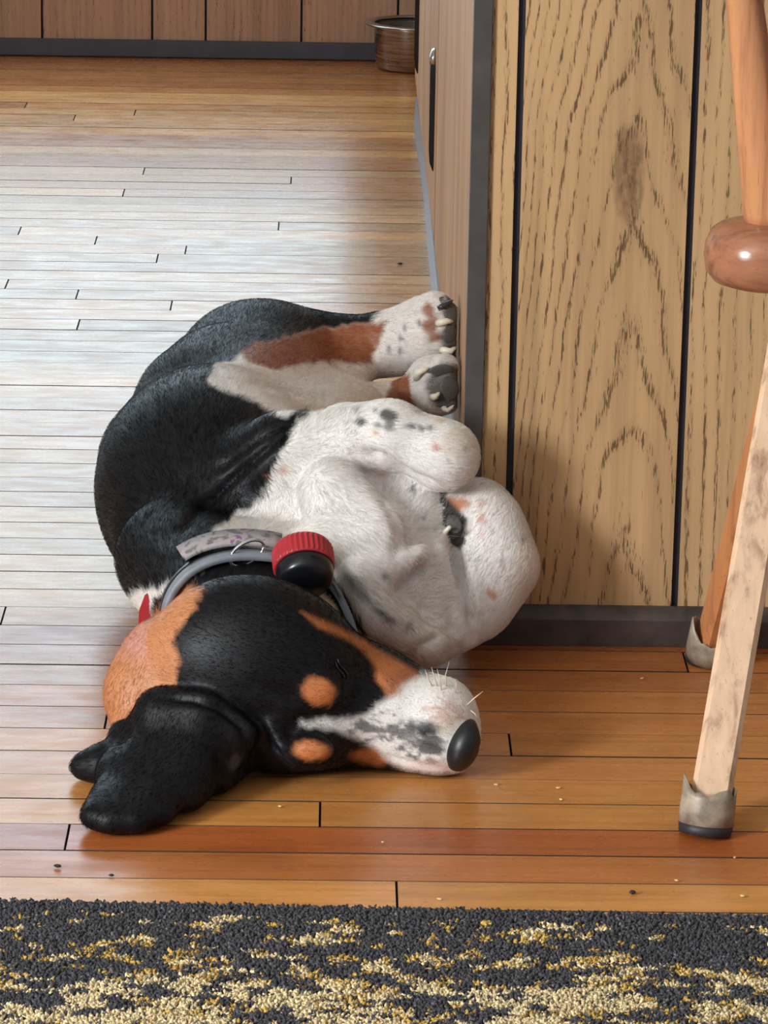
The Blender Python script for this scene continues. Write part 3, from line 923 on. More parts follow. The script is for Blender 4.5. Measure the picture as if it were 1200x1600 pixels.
def surface_nets(lo, h, F):
    s = F < 0
    nx, ny, nz = F.shape
    cnt = np.zeros((nx - 1, ny - 1, nz - 1), np.uint8)
    corners = [(i, j, k) for i in (0, 1) for j in (0, 1) for k in (0, 1)]
    for i, j, k in corners:
        cnt += s[i:nx - 1 + i, j:ny - 1 + j, k:nz - 1 + k]
    act = (cnt > 0) & (cnt < 8)
    cells = np.argwhere(act)
    idx = np.full(act.shape, -1, np.int64); idx[act] = np.arange(len(cells))
    acc = np.zeros((len(cells), 3)); num = np.zeros(len(cells))
    for a in range(8):
        for b in range(a + 1, 8):
            ca, cb = np.array(corners[a]), np.array(corners[b])
            if np.abs(ca - cb).sum() != 1:
                continue
            ia, ib = cells + ca, cells + cb
            fa = F[ia[:, 0], ia[:, 1], ia[:, 2]]; fb = F[ib[:, 0], ib[:, 1], ib[:, 2]]
            m = (fa < 0) != (fb < 0)
            t = np.where(m, fa / np.where(m, fa - fb, 1), 0)
            acc += np.where(m[:, None], ca + t[:, None] * (cb - ca), 0); num += m
    V = lo + h * (cells + acc / num[:, None])
    faces = []
    for axis in range(3):
        o1, o2 = [(1, 2), (2, 0), (0, 1)][axis]
        sh = [slice(None)] * 3; sh2 = [slice(None)] * 3
        sh[axis] = slice(0, F.shape[axis] - 1); sh2[axis] = slice(1, None)
        ch = s[tuple(sh)] != s[tuple(sh2)]
        e = np.argwhere(ch)
        e = e[(e[:, o1] > 0) & (e[:, o2] > 0) & (e[:, o1] < F.shape[o1] - 1) & (e[:, o2] < F.shape[o2] - 1)]
        ins = s[e[:, 0], e[:, 1], e[:, 2]]
        def cell(d1, d2):
            c = e.copy(); c[:, o1] -= d1; c[:, o2] -= d2
            return idx[c[:, 0], c[:, 1], c[:, 2]]
        quad = np.stack([cell(1, 1), cell(0, 1), cell(0, 0), cell(1, 0)], 1)
        quad[~ins] = quad[~ins][:, ::-1]
        faces.append(quad)
    return V, np.concatenate(faces)

def smooth_mesh(V, Fq, it=2, lam=0.5):
    a = np.concatenate([Fq[:, [0, 1]], Fq[:, [1, 2]], Fq[:, [2, 3]], Fq[:, [3, 0]]])
    for _ in range(it):
        acc = np.zeros_like(V); num = np.zeros(len(V))
        for i, j in ((0, 1), (1, 0)):
            for c in range(3):
                acc[:, c] += np.bincount(a[:, i], V[a[:, j], c], len(V))
            num += np.bincount(a[:, i], minlength=len(V))
        V = V + lam * (acc / np.maximum(num, 1)[:, None] - V)
    return V

_lo, _h, _n, _tot, _dists = grow_body(0.0026)
DV, DF = surface_nets(_lo, _h, _tot)
DV = smooth_mesh(DV, DF, 3, 0.5)

def vertex_normals(V, Fq):
    n = np.cross(V[Fq[:, 2]] - V[Fq[:, 0]], V[Fq[:, 3]] - V[Fq[:, 1]])
    vn = np.zeros_like(V)
    for c in range(4):
        for k in range(3):
            vn[:, k] += np.bincount(Fq[:, c], n[:, k], len(V))
    return vn / np.maximum(np.linalg.norm(vn, axis=1), 1e-12)[:, None]
def lay(V):
    d = V - _C
    zc = d @ _F
    return np.stack([600 + FPX * (d @ _R) / zc, 800 - FPX * (d @ _U) / zc], 1)
# skin creases and wrinkles pressed into the surface: (line, half width, depth, y range)
CREASES = [([(710, 848), (714, 880), (726, 920), (736, 960), (744, 992)], 7, 0.0125, 3.0, 3.22),
           ([(560, 702), (600, 714), (640, 742), (690, 762)], 6, 0.0060, 3.0, 3.30),
           ([(588, 765), (610, 800), (623, 835), (616, 862)], 6, 0.0040, 3.0, 3.3), ([(675, 856), (652, 890), (612, 928)], 6, 0.0040, 3.0, 3.3),
           ([(262, 842), (320, 790), (370, 742), (430, 690), (478, 655)], 8, 0.0045, 3.0, 3.5), ([(330, 742), (400, 690), (470, 652)], 8, 0.0030, 3.0, 3.5),
           ([(600, 1036), (650, 1014), (700, 984)], 6, 0.0040, 3.0, 3.2), ([(560, 985), (590, 1005), (605, 1030)], 6, 0.0040, 3.0, 3.2), ([(640, 940), (665, 968), (700, 985)], 7, 0.0030, 3.0, 3.2),
           ([(590, 1178), (640, 1192), (700, 1203)], 4, 0.0022, 2.7, 2.95), ([(252, 1090), (300, 1093), (342, 1106), (377, 1135), (390, 1172)], 6, 0.0040, 2.7, 2.95),
           ([(372, 1102), (405, 1130), (424, 1165), (450, 1194)], 6, 0.0035, 2.7, 2.95), ([(400, 1070), (450, 1085), (470, 1110)], 8, 0.0018, 2.7, 2.95),
           ([(516, 1028), (533, 1043), (545, 1062)], 5, 0.0030, 2.7, 2.98), ([(560, 1040), (590, 1062), (602, 1090)], 8, 0.0020, 2.7, 2.98),
           ([(662, 500), (706, 493)], 4, 0.0030, 3.6, 3.9), ([(670, 533), (712, 528)], 4, 0.0030, 3.6, 3.9), ([(660, 600), (710, 575)], 4, 0.0030, 3.6, 3.9), ([(690, 640), (684, 600)], 4, 0.002, 3.6, 3.9),
           ([(338, 592), (400, 598), (460, 610), (530, 628)], 6, 0.0080, 3.3, 3.95), ([(570, 515), (585, 545), (580, 575)], 7, 0.0025, 3.5, 3.95), ([(700, 848), (728, 838), (745, 834)], 5, 0.0035, 3.0, 3.22)]
_vn = vertex_normals(DV, DF)
_px = lay(DV)
_face = np.clip(-(_vn @ _F) * 3.0, 0, 1)
for line, wd, dp, ya, yb in CREASES:
    d2 = np.full(len(DV), 1e9)
    for a, b in zip(np.array(line[:-1], float), np.array(line[1:], float)):
        e = b - a; w_ = _px - a
        t_ = np.clip((w_ @ e) / (e @ e), 0, 1)
        d2 = np.minimum(d2, np.sum((w_ - t_[:, None] * e) ** 2, axis=1))
    ends = np.clip(np.minimum(np.hypot(*(_px - np.array(line[0], float)).T), np.hypot(*(_px - np.array(line[-1], float)).T)) / 25.0, 0.25, 1)
    m = (DV[:, 1] > ya) & (DV[:, 1] < yb)
    DV = DV - _vn * (np.exp(-d2 / wd ** 2) * dp * _face * m * ends)[:, None]
    # the lips of the crease swell a little
    DV = DV + _vn * (np.exp(-((np.sqrt(d2) - 2.6 * wd) / (1.4 * wd)) ** 2) * dp * 0.16 * _face * m * ends)[:, None]
DV[:, 2] = np.maximum(DV[:, 2], 0.0008)
print('dog verts', len(DV))
# which volume each point of the skin belongs to
gi = np.clip(np.round((DV - _lo) / _h).astype(int), 0, _n - 1)
best = np.full(len(DV), 9.0); DG = np.zeros(len(DV), int)
for k, g in enumerate(GNAMES):
    i0, i1, gd = _dists[g]
    ins = np.all((gi >= i0) & (gi < i1), axis=1)
    loc = gi[ins] - i0
    d = np.full(len(DV), 9.0); d[ins] = gd[loc[:, 0], loc[:, 1], loc[:, 2]]
    m = d < best; best[m] = d[m]; DG[m] = k
del _tot, _dists
# ---------------------------------------------------------------- coat: markings laid on the skin as a planar pattern

def poly_sd(P, pts):
    pts = np.asarray(pts, float)
    d = np.full(len(P), 1e9); inside = np.zeros(len(P), bool)
    for a, b in zip(pts, np.roll(pts, -1, axis=0)):
        e = b - a; w = P - a
        t = np.clip((w @ e) / max(e @ e, 1e-9), 0, 1)
        d = np.minimum(d, np.sum((w - t[:, None] * e) ** 2, axis=1))
        c = ((a[1] <= P[:, 1]) & (b[1] > P[:, 1])) | ((a[1] > P[:, 1]) & (b[1] <= P[:, 1]))
        with np.errstate(divide='ignore', invalid='ignore'):
            xi = a[0] + (P[:, 1] - a[1]) * (e[0] / e[1] if e[1] != 0 else 0)
        inside ^= c & (P[:, 0] < xi)
    d = np.sqrt(d)
    return np.where(inside, -d, d)

def oval_sd(P, cx, cy, rx, ry, ang=0):
    a = math.radians(ang)
    dx, dy = P[:, 0] - cx, P[:, 1] - cy
    u = (dx * math.cos(a) + dy * math.sin(a)) / rx; v = (-dx * math.sin(a) + dy * math.cos(a)) / ry
    return (np.sqrt(u * u + v * v) - 1) * min(rx, ry)

WHITE = np.array(lin(236, 230, 224)[:3]); BLACK = np.array(lin(11, 12, 17)[:3]); TANC = np.array(lin(192, 118, 70)[:3])
TAN_D = np.array(lin(156, 98, 68)[:3]); CREAM = np.array(lin(205, 180, 150)[:3]); GREYP = np.array(lin(96, 92, 88)[:3])
PINK = np.array(lin(206, 150, 138)[:3]); GREYM = np.array(lin(110, 108, 112)[:3])

def paint_coat(V, G, jit):
    """colour of the coat at points V of the body groups G"""
    P0 = lay(V)
    n1 = fbm(P0[:, 0] + 500, P0[:, 1] + 500, 1 / 9., 1 / 16., 41, 2) - 0.5
    n2 = fbm(P0[:, 0] + 900, P0[:, 1] + 100, 1 / 30., 1 / 30., 47, 2) - 0.5
    P = P0 + np.stack([n1 * 9 * jit + n2 * 7, (n1 * 7 + n2 * 8) * jit], 1)
    gid = {g: i for i, g in enumerate(GNAMES)}
    def isg(*names):
        return np.isin(G, [gid[n] for n in names])
    C = np.empty((len(V), 3)); C[:] = WHITE
    warm = fbm(P0[:, 0] + 40, P0[:, 1] + 77, 1 / 60., 1 / 60., 53, 2)
    C *= (0.93 + 0.12 * warm)[:, None]
    def put(sd, col, soft=4.0, amt=1.0, mask=None):
        a = np.clip(0.5 - sd / (2 * soft), 0, 1) * amt
        if mask is not None:
            a = a * mask
        C[:] = C * (1 - a[:, None]) + np.asarray(col) * a[:, None]
    body = isg('trunk', 'shoulder', 'neck', 'fold', 'fold2'); head = isg('head', 'ear', 'flap', 'ear2'); hind = isg('hindleg', 'hindleg2')
    fore = isg('foreleg', 'foreleg2', 'forepaw')
    torso = body | fore
    # sides of the chest: a little tan wash
    put(oval_sd(P, 600, 985, 60, 40), CREAM, 40, 0.25, body)
    # black saddle
    put(poly_sd(P, [(60, 1010), (60, 560), (250, 500), (335, 560), (322, 590), (330, 603), (361, 614), (404, 632), (425, 650), (445, 652), (482, 636), (470, 655),
                    (452, 680), (434, 715), (416, 754), (404, 784), (373, 803), (331, 824), (322, 850), (316, 866), (300, 905), (200, 930), (186, 965), (120, 1010)]), BLACK, 4, 1, torso)
    rear = (V[:, 1] > 3.50)
    put(poly_sd(P, [(60, 760), (250, 430), (620, 430), (578, 507), (550, 508), (470, 519), (400, 541), (385, 553), (352, 570), (338, 584), (330, 597), (322, 603), (260, 640)]), BLACK, 4, 1, (hind | body) * rear)
    put(poly_sd(P, [(379, 550), (403, 537), (470, 519), (556, 506), (604, 505), (590, 541), (582, 567), (543, 569), (519, 561), (470, 569), (422, 581), (391, 573)]), TAN_D, 4, 1, hind | (body & rear))
    put(poly_sd(P, [(338, 584), (362, 574), (364, 590), (340, 592)]), TANC, 4, 0.9, hind | (body & rear))
    put(poly_sd(P, [(612, 590), (642, 588), (650, 645), (600, 640)]), TAN_D, 4, 1, isg('hindleg2'))
    put(oval_sd(P, 668, 484, 8, 10), TAN_D, 3, 0.9, hind); put(oval_sd(P, 672, 507, 10, 14, 20), TAN_D, 3, 0.9, hind); put(oval_sd(P, 678, 528, 12, 9), TAN_D, 3, 0.8, hind)
    for (a, b, r) in ((625, 528, 3), (632, 512, 3), (655, 505, 3), (607, 545, 3), (624, 548, 3)):
        put(oval_sd(P0, a, b, r, r * 2), GREYM, 2, 0.8, hind)
    # neck: white nape, black under the collar
    put(poly_sd(P, [(228, 925), (232, 985), (205, 1020), (180, 1020), (182, 975), (205, 935)]), WHITE, 4, 1, torso | head)
    put(poly_sd(P, [(300, 905), (330, 875), (430, 870), (520, 900), (560, 960), (575, 1010), (480, 1010), (300, 1010), (235, 985), (240, 935)]), BLACK, 4, 1, body)
    put(poly_sd(P, [(440, 888), (480, 905), (530, 950), (566, 990), (552, 996), (505, 962), (455, 915)]), CREAM, 3, 0.9, body)
    # ticking on chest and forelegs
    put(oval_sd(P, 545, 905, 8, 24, -40), BLACK, 6, 0.8, torso); put(oval_sd(P, 572, 935, 16, 5, 40), GREYM, 4, 0.7, torso)
    put(oval_sd(P, 594, 955, 14, 5, 25), BLACK, 3, 0.8, torso); put(oval_sd(P, 606, 968, 12, 5, 10), BLACK, 3, 0.7, torso)
    put(oval_sd(P, 638, 978, 4, 9, 25), GREYM, 3, 0.8, torso); put(oval_sd(P, 600, 900, 5, 6), GREYM, 3, 0.7, torso)
    put(oval_sd(P, 647, 767, 6, 5), GREYM, 3, 0.9, torso); put(oval_sd(P, 665, 813, 3, 3), GREYM, 2, 0.7, torso)
    for (a, b, rx, ry, c, am) in ((561, 657, 9, 7, BLACK, .85), (605, 648, 13, 9, BLACK, .85), (607, 664, 9, 9, BLACK, .7), (588, 662, 6, 5, GREYM, .8), (640, 664, 10, 5, GREYM, .9),
                                  (659, 669, 5, 6, BLACK, .7), (674, 670, 5, 5, BLACK, .7), (587, 677, 5, 5, TANC, .6), (681, 700, 7, 6, PINK, .8), (690, 660, 7, 4, CREAM, .9),
                                  (726, 700, 4, 5, GREYM, .6), (700, 720, 4, 4, GREYM, .5), (650, 640, 4, 3, GREYM, .5), (585, 640, 4, 3, GREYM, .7), (555, 640, 4, 3, GREYM, .7),
                                  (715, 693, 26, 22, CREAM, .35), (440, 733, 7, 6, PINK, .8), (418, 745, 5, 5, PINK, .6), (595, 740, 10, 8, PINK, .4)):
        put(oval_sd(P, a, b, rx, ry), c, 3, am, torso)
    for (a, b, rx, ry, c, am) in ((712, 788, 22, 9, TANC, .85), (752, 812, 6, 8, PINK, .8), (749, 788, 8, 6, PINK, .5), (815, 843, 3, 4, GREYM, .8), (750, 835, 5, 4, PINK, .5), (768, 930, 6, 5, TANC, .8),
                                  (785, 882, 3, 6, GREYM, .5), (750, 875, 3, 3, GREYM, .4), (655, 950, 3, 4, GREYM, .4), (752, 960, 3, 3, GREYM, .4), (700, 850, 10, 10, PINK, .25)):
        put(oval_sd(P, a, b, rx, ry), c, 3, am, torso)
    put(oval_sd(P0, 822, 890, 18, 60, 10), CREAM, 14, 0.35, torso)
    put(poly_sd(P, [(672, 748), (704, 757), (700, 778), (714, 795), (729, 808), (729, 850), (712, 860), (690, 835), (678, 790)]), GREYP * 0.45, 3, 1, isg('forepaw') | (isg('foreleg2') & (P0[:, 0] < 722)))  # dark paw pads, plus painted shade for the gap under the wrist
    # head
    put(np.full(len(V), -99.0), BLACK, 1, 1, head)
    put(poly_sd(P, [(318, 918), (300, 950), (282, 975), (272, 1000), (280, 1035), (264, 1085), (237, 1115), (207, 1142), (160, 1160), (150, 1030), (200, 985), (240, 962), (265, 935), (290, 915)]), np.array(lin(196, 132, 90)[:3]), 5, 1, isg('ear', 'head') | (isg('neck') & (P0[:, 0] < 330)))
    put(oval_sd(P, 222, 1005, 26, 26, 30), PINK, 18, 0.8, isg('ear'))
    put(oval_sd(P, 498, 1080, 27, 21, 20), TANC, 4, 1, head); put(oval_sd(P, 488, 1174, 29, 16, 5), TANC, 4, 1, head)
    put(poly_sd(P, [(470, 955), (525, 980), (565, 1000), (606, 1022), (642, 1046), (660, 1060), (640, 1075), (610, 1096), (599, 1076), (587, 1065), (590, 1045), (572, 1022), (545, 1002), (497, 980)]), TANC, 4, 0.95, head)
    put(poly_sd(P, [(600, 1052), (650, 1050), (668, 1068), (640, 1085), (608, 1096)]), TAN_D, 6, 0.8, head)
    put(oval_sd(P, 583, 1183, 30, 13, 4), TANC, 5, 0.9, head)
    fleck = fbm(P0[:, 0] + 31, P0[:, 1] + 9, 1 / 11., 1 / 5., 61, 2)
    wm = poly_sd(P, [(600, 1096), (622, 1084), (645, 1062), (672, 1050), (720, 1050), (760, 1090), (780, 1140), (780, 1215), (690, 1212), (640, 1205), (604, 1188), (590, 1172), (552, 1150), (520, 1140),
                     (470, 1134), (470, 1128), (520, 1122), (565, 1118)])
    put(wm, WHITE * 0.95, 6, 1, head)
    put(poly_sd(P, [(560, 1122), (640, 1128), (690, 1150), (700, 1195), (650, 1178), (600, 1160), (550, 1142)]) + (fleck - 0.5) * 60 + 4, GREYM * 0.40, 6, 0.8, head)
    put(oval_sd(P, 664, 1138, 24, 13, 12), BLACK * 2.2, 6, 0.9, head)
    put(oval_sd(P, 672, 1166, 20, 10, 20), GREYM * 0.4, 7, 0.8, head)
    put(oval_sd(P, 690, 1115, 24, 12, 25) + (fleck - 0.5) * 26, PINK * 0.8, 7, 0.6, head)
    put(oval_sd(P, 705, 1128, 20, 18, 25), CREAM * 0.8, 12, 0.6, head)
    put(oval_sd(P, 684, 1200, 50, 9, 3), PINK, 6, 0.4, head)
    put(oval_sd(P, 712, 1108, 22, 9, 35) + (fleck - 0.5) * 22, PINK * 0.7, 5, 0.5, head)
    put(oval_sd(P, 366, 1190, 12, 8, -20), GREYM * 0.6, 4, 0.8, head)
    # soles of the hind feet
    put(poly_sd(P, [(694, 460), (716, 464), (740, 500), (740, 565), (700, 560), (690, 545), (690, 520), (696, 510), (694, 492), (686, 480)]), GREYP * 0.8, 4, 0.9, isg('hindleg'))
    put(oval_sd(P, 700, 605, 36, 38), GREYP * 0.85, 5, 0.9, isg('hindleg2'))
    put(oval_sd(P, 655, 590, 12, 22, 15), WHITE * 0.85, 4, 0.9, isg('hindleg2'))
    return np.clip(C, 0.004, 0.95)

DC = paint_coat(DV, DG, 1.0)
dm = mesh_np('sleeping_dog', DV, DF, DC)
def mat_coat():
    t = NT('dog_coat')
    a = t.n('ShaderNodeAttribute', attribute_name='tint')
    c = t.coords()
    nz = t.noise(t.mapping(c, (900, 260, 500)), 1.0, 3.0, 0.6)
    col = t.mix(1.0, a.outputs['Color'], t.ramp(nz, [(0.3, (0.86, 0.86, 0.86, 1)), (0.7, (1.08, 1.08, 1.08, 1))]), 'MULTIPLY')
    t.bump(nz, 0.25, 0.0008)
    t.b.inputs['Sheen Weight'].default_value = 0.0
    t.b.inputs['Sheen Roughness'].default_value = 0.4
    t.b.inputs['Subsurface Weight'].default_value = 0.0
    return t.out(col, 0.48, spec=0.3)
M['coat'] = mat_coat()
dm.materials.append(M['coat'])
dog = bpy.data.objects.new('sleeping_dog', dm); COL.objects.link(dog)
tag(dog, 'black white and tan hound asleep on its side on the wooden floor', 'dog')
# ---------------------------------------------------------------- parts of the dog
DOGTREE = BVHTree.FromPolygons([Vector(v) for v in DV.tolist()], DF.tolist())
def skin(px, py):
    """point and normal of the dog's skin seen at a photo position"""
    d = Vector(_F * FPX + _R * (px - 600.0) - _U * (py - 800.0)).normalized()
    loc, nor, i, dist = DOGTREE.ray_cast(Vector(_C), d)
    if loc is None:
        return Vector(W(px, py, z=0.02)), Vector((0, -1, 0))
    if nor.dot(d) > 0:
        nor = -nor
    return loc, nor
def basis(n):
    n = n.normalized(); u = n.cross(Vector((0, 0, 1)))
    u = u.normalized() if u.length > 1e-3 else Vector((1, 0, 0))
    return u, u.cross(n) * -1, n

def mat_leather(name, rgb, rough=0.4):
    t = NT(name)
    v = t.n('ShaderNodeTexVoronoi', feature='F1'); t.set(v.inputs['Vector'], t.coords()); v.inputs['Scale'].default_value = 900
    col = t.ramp(v.outputs[0], [(0.0, tuple(x * 1.3 for x in rgb[:3]) + (1,)), (0.8, tuple(x * 0.7 for x in rgb[:3]) + (1,))])
    t.bump(v.outputs[0], -0.35, 0.0005)
    return t.out(col, rough)
M['nose'] = mat_leather('nose_leather', lin(26, 27, 31), 0.42)
M['pad'] = mat_leather('paw_pad', lin(92, 90, 86), 0.6)
M['claw'] = plain('claw', lin(226, 220, 200), 0.35, var=0.06)
M['claw_dark'] = plain('dark_claw', lin(52, 52, 58), 0.3, var=0.1)
M['lid'] = plain('eyelid', lin(20, 19, 20), 0.35, var=0.1)
M['whisker'] = plain('whisker', lin(232, 216, 190), 0.5, var=0.03)

# nose: rounded leather pad with two nostrils
def nose_mesh():
    c = q(721, 1161, z=0.0315) + np.array([0, -0.004, 0]); s = scale_at(c)
    X = np.array([1, 0.05, 0]); Y = np.array([-0.05, 1, 0]); Z = np.array([0, 0, 1.0])
    n, m = 40, 24
    rs = []
    for i in range(1, m):
        th = math.pi * i / m
        row = []
        for j in range(n):
            ph = 2 * math.pi * j / n
            d = np.array([math.sin(th) * math.cos(ph), math.sin(th) * math.sin(ph), -math.cos(th)])
            r = 1.0
            for sg in (-1, 1):      # nostril dents either side of the middle line
                e = np.array([0.80, 0.1, sg * 0.52]); e /= np.linalg.norm(e)
                r -= 0.20 * math.exp(-((1 - d @ e) / 0.035))
            r -= 0.05 * math.exp(-((d[2]) / 0.10) ** 2) * max(0, d[0])
            row.append(c + r * (X * (d[0] * 29 * s + 0.20 * d[2] * 40 * s) + Y * d[1] * 0.022 + Z * d[2] * 42 * s * (1.0 + 0.06 * d[0])))
        rs.append(row)
    return MB().rings(rs)
nose = nose_mesh().build('nose', M['nose'], None, True); attach(nose, dog); nose['label'] = 'black leathery nose'

def pad(px, py, rx, ry, ang=0, lift=0.25, mat='pad'):
    p, n = skin(px, py)
    u, v, n = basis(n)
    s = scale_at(p); a = math.radians(ang)
    U2 = u * math.cos(a) + v * math.sin(a); V2 = v * math.cos(a) - u * math.sin(a)
    o = MB().ellipsoid(p - n * 0.001, (U2 * rx * s, V2 * ry * s, n * min(rx, ry) * s * lift), 18, 10).build('paw_pad', M[mat], None, True)
    attach(o, dog); return o
for a in ((704, 488, 13, 18, 5), (704, 522, 14, 16, 0), (703, 549, 11, 11, 0), (694, 470, 9, 9, 0), (688, 583, 22, 17, 15), (703, 607, 17, 20, 20), (688, 626, 17, 12, 0), (709, 817, 12, 18, 20)):
    pad(*a)
def claw(p0, p1, r, mat='claw', out=0.007):
    A, n = skin(*p0); B, n2 = skin(*p1)
    B = B + n2 * out * 0.6; A = A - n * 0.002
    mid = (A + B) / 2 + n * out
    s = scale_at(A) * r
    o = MB().tube([A, A * 0.6 + mid * 0.4 + n * 0.001, mid, mid * 0.4 + B * 0.6, B], [s, s * 0.98, s * 0.82, s * 0.55, s * 0.15], 10).build('claw', M[mat], None, True)
    attach(o, dog)
for a in (((686, 482), (703, 472), 5, 'claw_dark'), ((684, 505), (705, 503), 6), ((690, 547), (708, 540), 6), ((650, 590), (671, 577), 7), ((676, 621), (687, 611), 6), ((692, 638), (707, 631), 5), ((694, 833), (704, 825), 4)):
    claw(*a)

# closed eye: upper and lower lid meeting in a slit
for name, pts in (('eyelid', [(527, 1030), (531, 1040), (538, 1047), (543, 1054), (541, 1062)]), ('eyelid', [(524, 1034), (527, 1045), (534, 1053), (538, 1060)])):
    pp = []
    for a in pts:
        p, n = skin(*a); pp.append(p + n * 0.0006)
    o = MB().tube(pp, [0.0004, 0.0009, 0.0012, 0.0010, 0.0004][:len(pp)], 8).build(name, M['lid'], None, True); attach(o, dog)

for a, b, c in (((676, 1072), (668, 1058), (664, 1046)), ((684, 1072), (678, 1056), (674, 1042)), ((698, 1072), (696, 1055), (702, 1034)), ((712, 1082), (713, 1070), (710, 1060)),
                ((730, 1102), (742, 1090), (755, 1080)), ((690, 1078), (687, 1060), (683, 1045)), ((735, 1108), (742, 1115), (748, 1128))):
    p, n = skin(*a)
    y0 = p.y
    o = MB().tube([p - n * 0.001, Vector(W(*b, y=y0 - 0.006)), Vector(W(*c, y=y0 - 0.004))], [0.0006, 0.0005, 0.0002], 6).build('whisker', M['whisker'], None, True)
    attach(o, dog)
# ---------------------------------------------------------------- collar around the neck
def mat_camo():
    t = NT('collar_webbing_grey_purple')
    c = t.coords()
    a = t.noise(c, 90, 3.0, 0.5, 0.6)
    col = t.ramp(a, [(0.40, lin(112, 104, 102)), (0.46, lin(160, 150, 150)), (0.60, lin(168, 158, 160)), (0.66, lin(126, 84, 130))], 'LINEAR')
    wv = t.noise(t.mapping(c, (1500, 1500, 700)), 1.0, 1.0)
    t.bump(wv, 0.3, 0.0005)
    return t.out(col, 0.7)
M['camo'] = mat_camo()
M['strap'] = plain('grey_rubber_strap', lin(122, 128, 136), 0.5, var=0.08, scale=50)
M['red'] = plain('red_plastic', lin(172, 44, 52), 0.45, var=0.06)
M['black_plastic'] = plain('black_plastic', lin(20, 21, 27), 0.28, var=0.08)
CC = Vector(q(393, 975, y=2.985)); CN = Vector((0.10, -1.0, 0.10)).normalized()
cU = Vector((1, 0, 0)) - CN * CN.x; cU.normalize(); cV = CN.cross(cU) * -1
if cV.z < 0: cV = -cV
collar = tag(empty('dog_collar', CC), 'grey strap collar with a red and black tracker worn by the dog', 'collar')
def around(shift, off, n=72):
    out = []
    for j in range(n):
        th = 2 * math.pi * j / n
        d = cU * math.cos(th) + cV * math.sin(th)
        c = CC + CN * shift
        hit = DOGTREE.ray_cast(c + d * 0.22, -d)
        p = hit[0] if hit[0] is not None else c + d * 0.08
        r = min(max((p - c).length, 0.03), 0.115)
        out.append(r)
    out = np.array(out)
    for _ in range(6):
        out = np.maximum(out, (np.roll(out, 1) + np.roll(out, -1)) / 2 * 0.999)
        out = (np.roll(out, 1) + out * 2 + np.roll(out, -1)) / 4
    pts = []
    for j in range(n):
        th = 2 * math.pi * j / n
        d = cU * math.cos(th) + cV * math.sin(th)
        p = CC + CN * shift + d * (out[j] + off)
        p.z = max(p.z, 0.004)
        pts.append((p, d))
    return pts
def band(name, shift, w, th, off, mat, a0=0, a1=360, tilt=0.0):
    pts = around(shift, off)
    n = len(pts)
    sel = [pts[j % n] for j in range(int(a0 / 360 * n), int(a1 / 360 * n) + 1)]
    rs = []
    for p, d in sel:
        rs.append([p - CN * w - d * th * .3, p + CN * w - d * th * .3, p + CN * (w * 0.92) + d * th, p - CN * (w * 0.92) + d * (th + tilt)])
    o = MB().rings(rs, a1 - a0 < 360).build(name, mat, None, True)
    attach(o, collar); return o
band('strap', 0.017, 0.0100, 0.0050, 0.002, M['strap'])
band('webbing', -0.008, 0.0130, 0.0035, 0.005, M['camo'], 74, 138, 0.006)
band('lining', -0.002, 0.0130, 0.0015, 0.000, M['black_plastic'])

# round tracker: ribbed red cap, black body, sitting on the strap
def hit_collar(px, py):
    p, n = skin(px, py); return p, n
tp_, tn_ = skin(472, 890)
tax = Vector((0.10, -0.80, -0.50)).normalized()
tc = Vector(W(474, 876, y=tp_.y - 0.012))
tr = 49 * scale_at(tc)
dev = []
n = 72
def dring(r, h, rib=False):
    u = tax.orthogonal().normalized(); v = tax.cross(u)
    return [tc + tax * h + (u * math.cos(2 * math.pi * j / n) + v * math.sin(2 * math.pi * j / n)) * (r * (1.0 if not rib or j % 2 else 0.965)) for j in range(n)]
o = MB().rings([dring(tr * 0.80, -0.012), dring(tr * 0.95, -0.011), dring(tr, -0.008, True), dring(tr, 0.007, True), dring(tr * 0.96, 0.0095), dring(tr * 0.90, 0.010)]).build('tracker_cap', M['red'], None, False); attach(o, collar)
o['label'] = 'ribbed red cap of the round tracker'
o = MB().rings([dring(tr * 0.92, 0.008), dring(tr * 0.92, 0.015), dring(tr * 0.88, 0.022), dring(tr * 0.78, 0.026), dring(tr * 0.2, 0.027)]).build('tracker_body', M['black_plastic'], None, True); attach(o, collar)
# chrome ring on the webbing
rp, rn = skin(386, 868)
ring_c = Vector(W(386, 862, y=rp.y - 0.008))
pts = []
for j in range(25):
    th = 2 * math.pi * j / 24
    pts.append(ring_c + Vector((0.0145 * math.cos(th), -0.004 + 0.004 * math.cos(th), 0.0100 * math.sin(th) + 0.005 * math.cos(th))))
o = MB().tube(pts, 0.0015, 10, up=(0, 1, 0)).build('ring', M['chrome'], None, True); attach(o, collar)
# red tag at the nape
g0, gn = skin(226, 958)
A = [Vector(W(x, y, y=g0.y - 0.028)) for x, y in ((226, 930), (238, 942), (236, 968), (226, 988), (216, 990), (217, 955))]
B = [p + Vector((0.004, 0.012, 0)) for p in A]
o = MB().rings([B, A]).build('tag', M['red'], None, False); attach(o, collar); o['label'] = 'red plastic tag'
# thin clip on the strap
cp = [skin(x, y) for x, y in ((505, 915), (513, 925), (520, 938))]
o = MB().tube([p + nn * 0.009 for p, nn in cp], 0.0016, 8).build('clip', M['strap'], None, True); attach(o, collar)
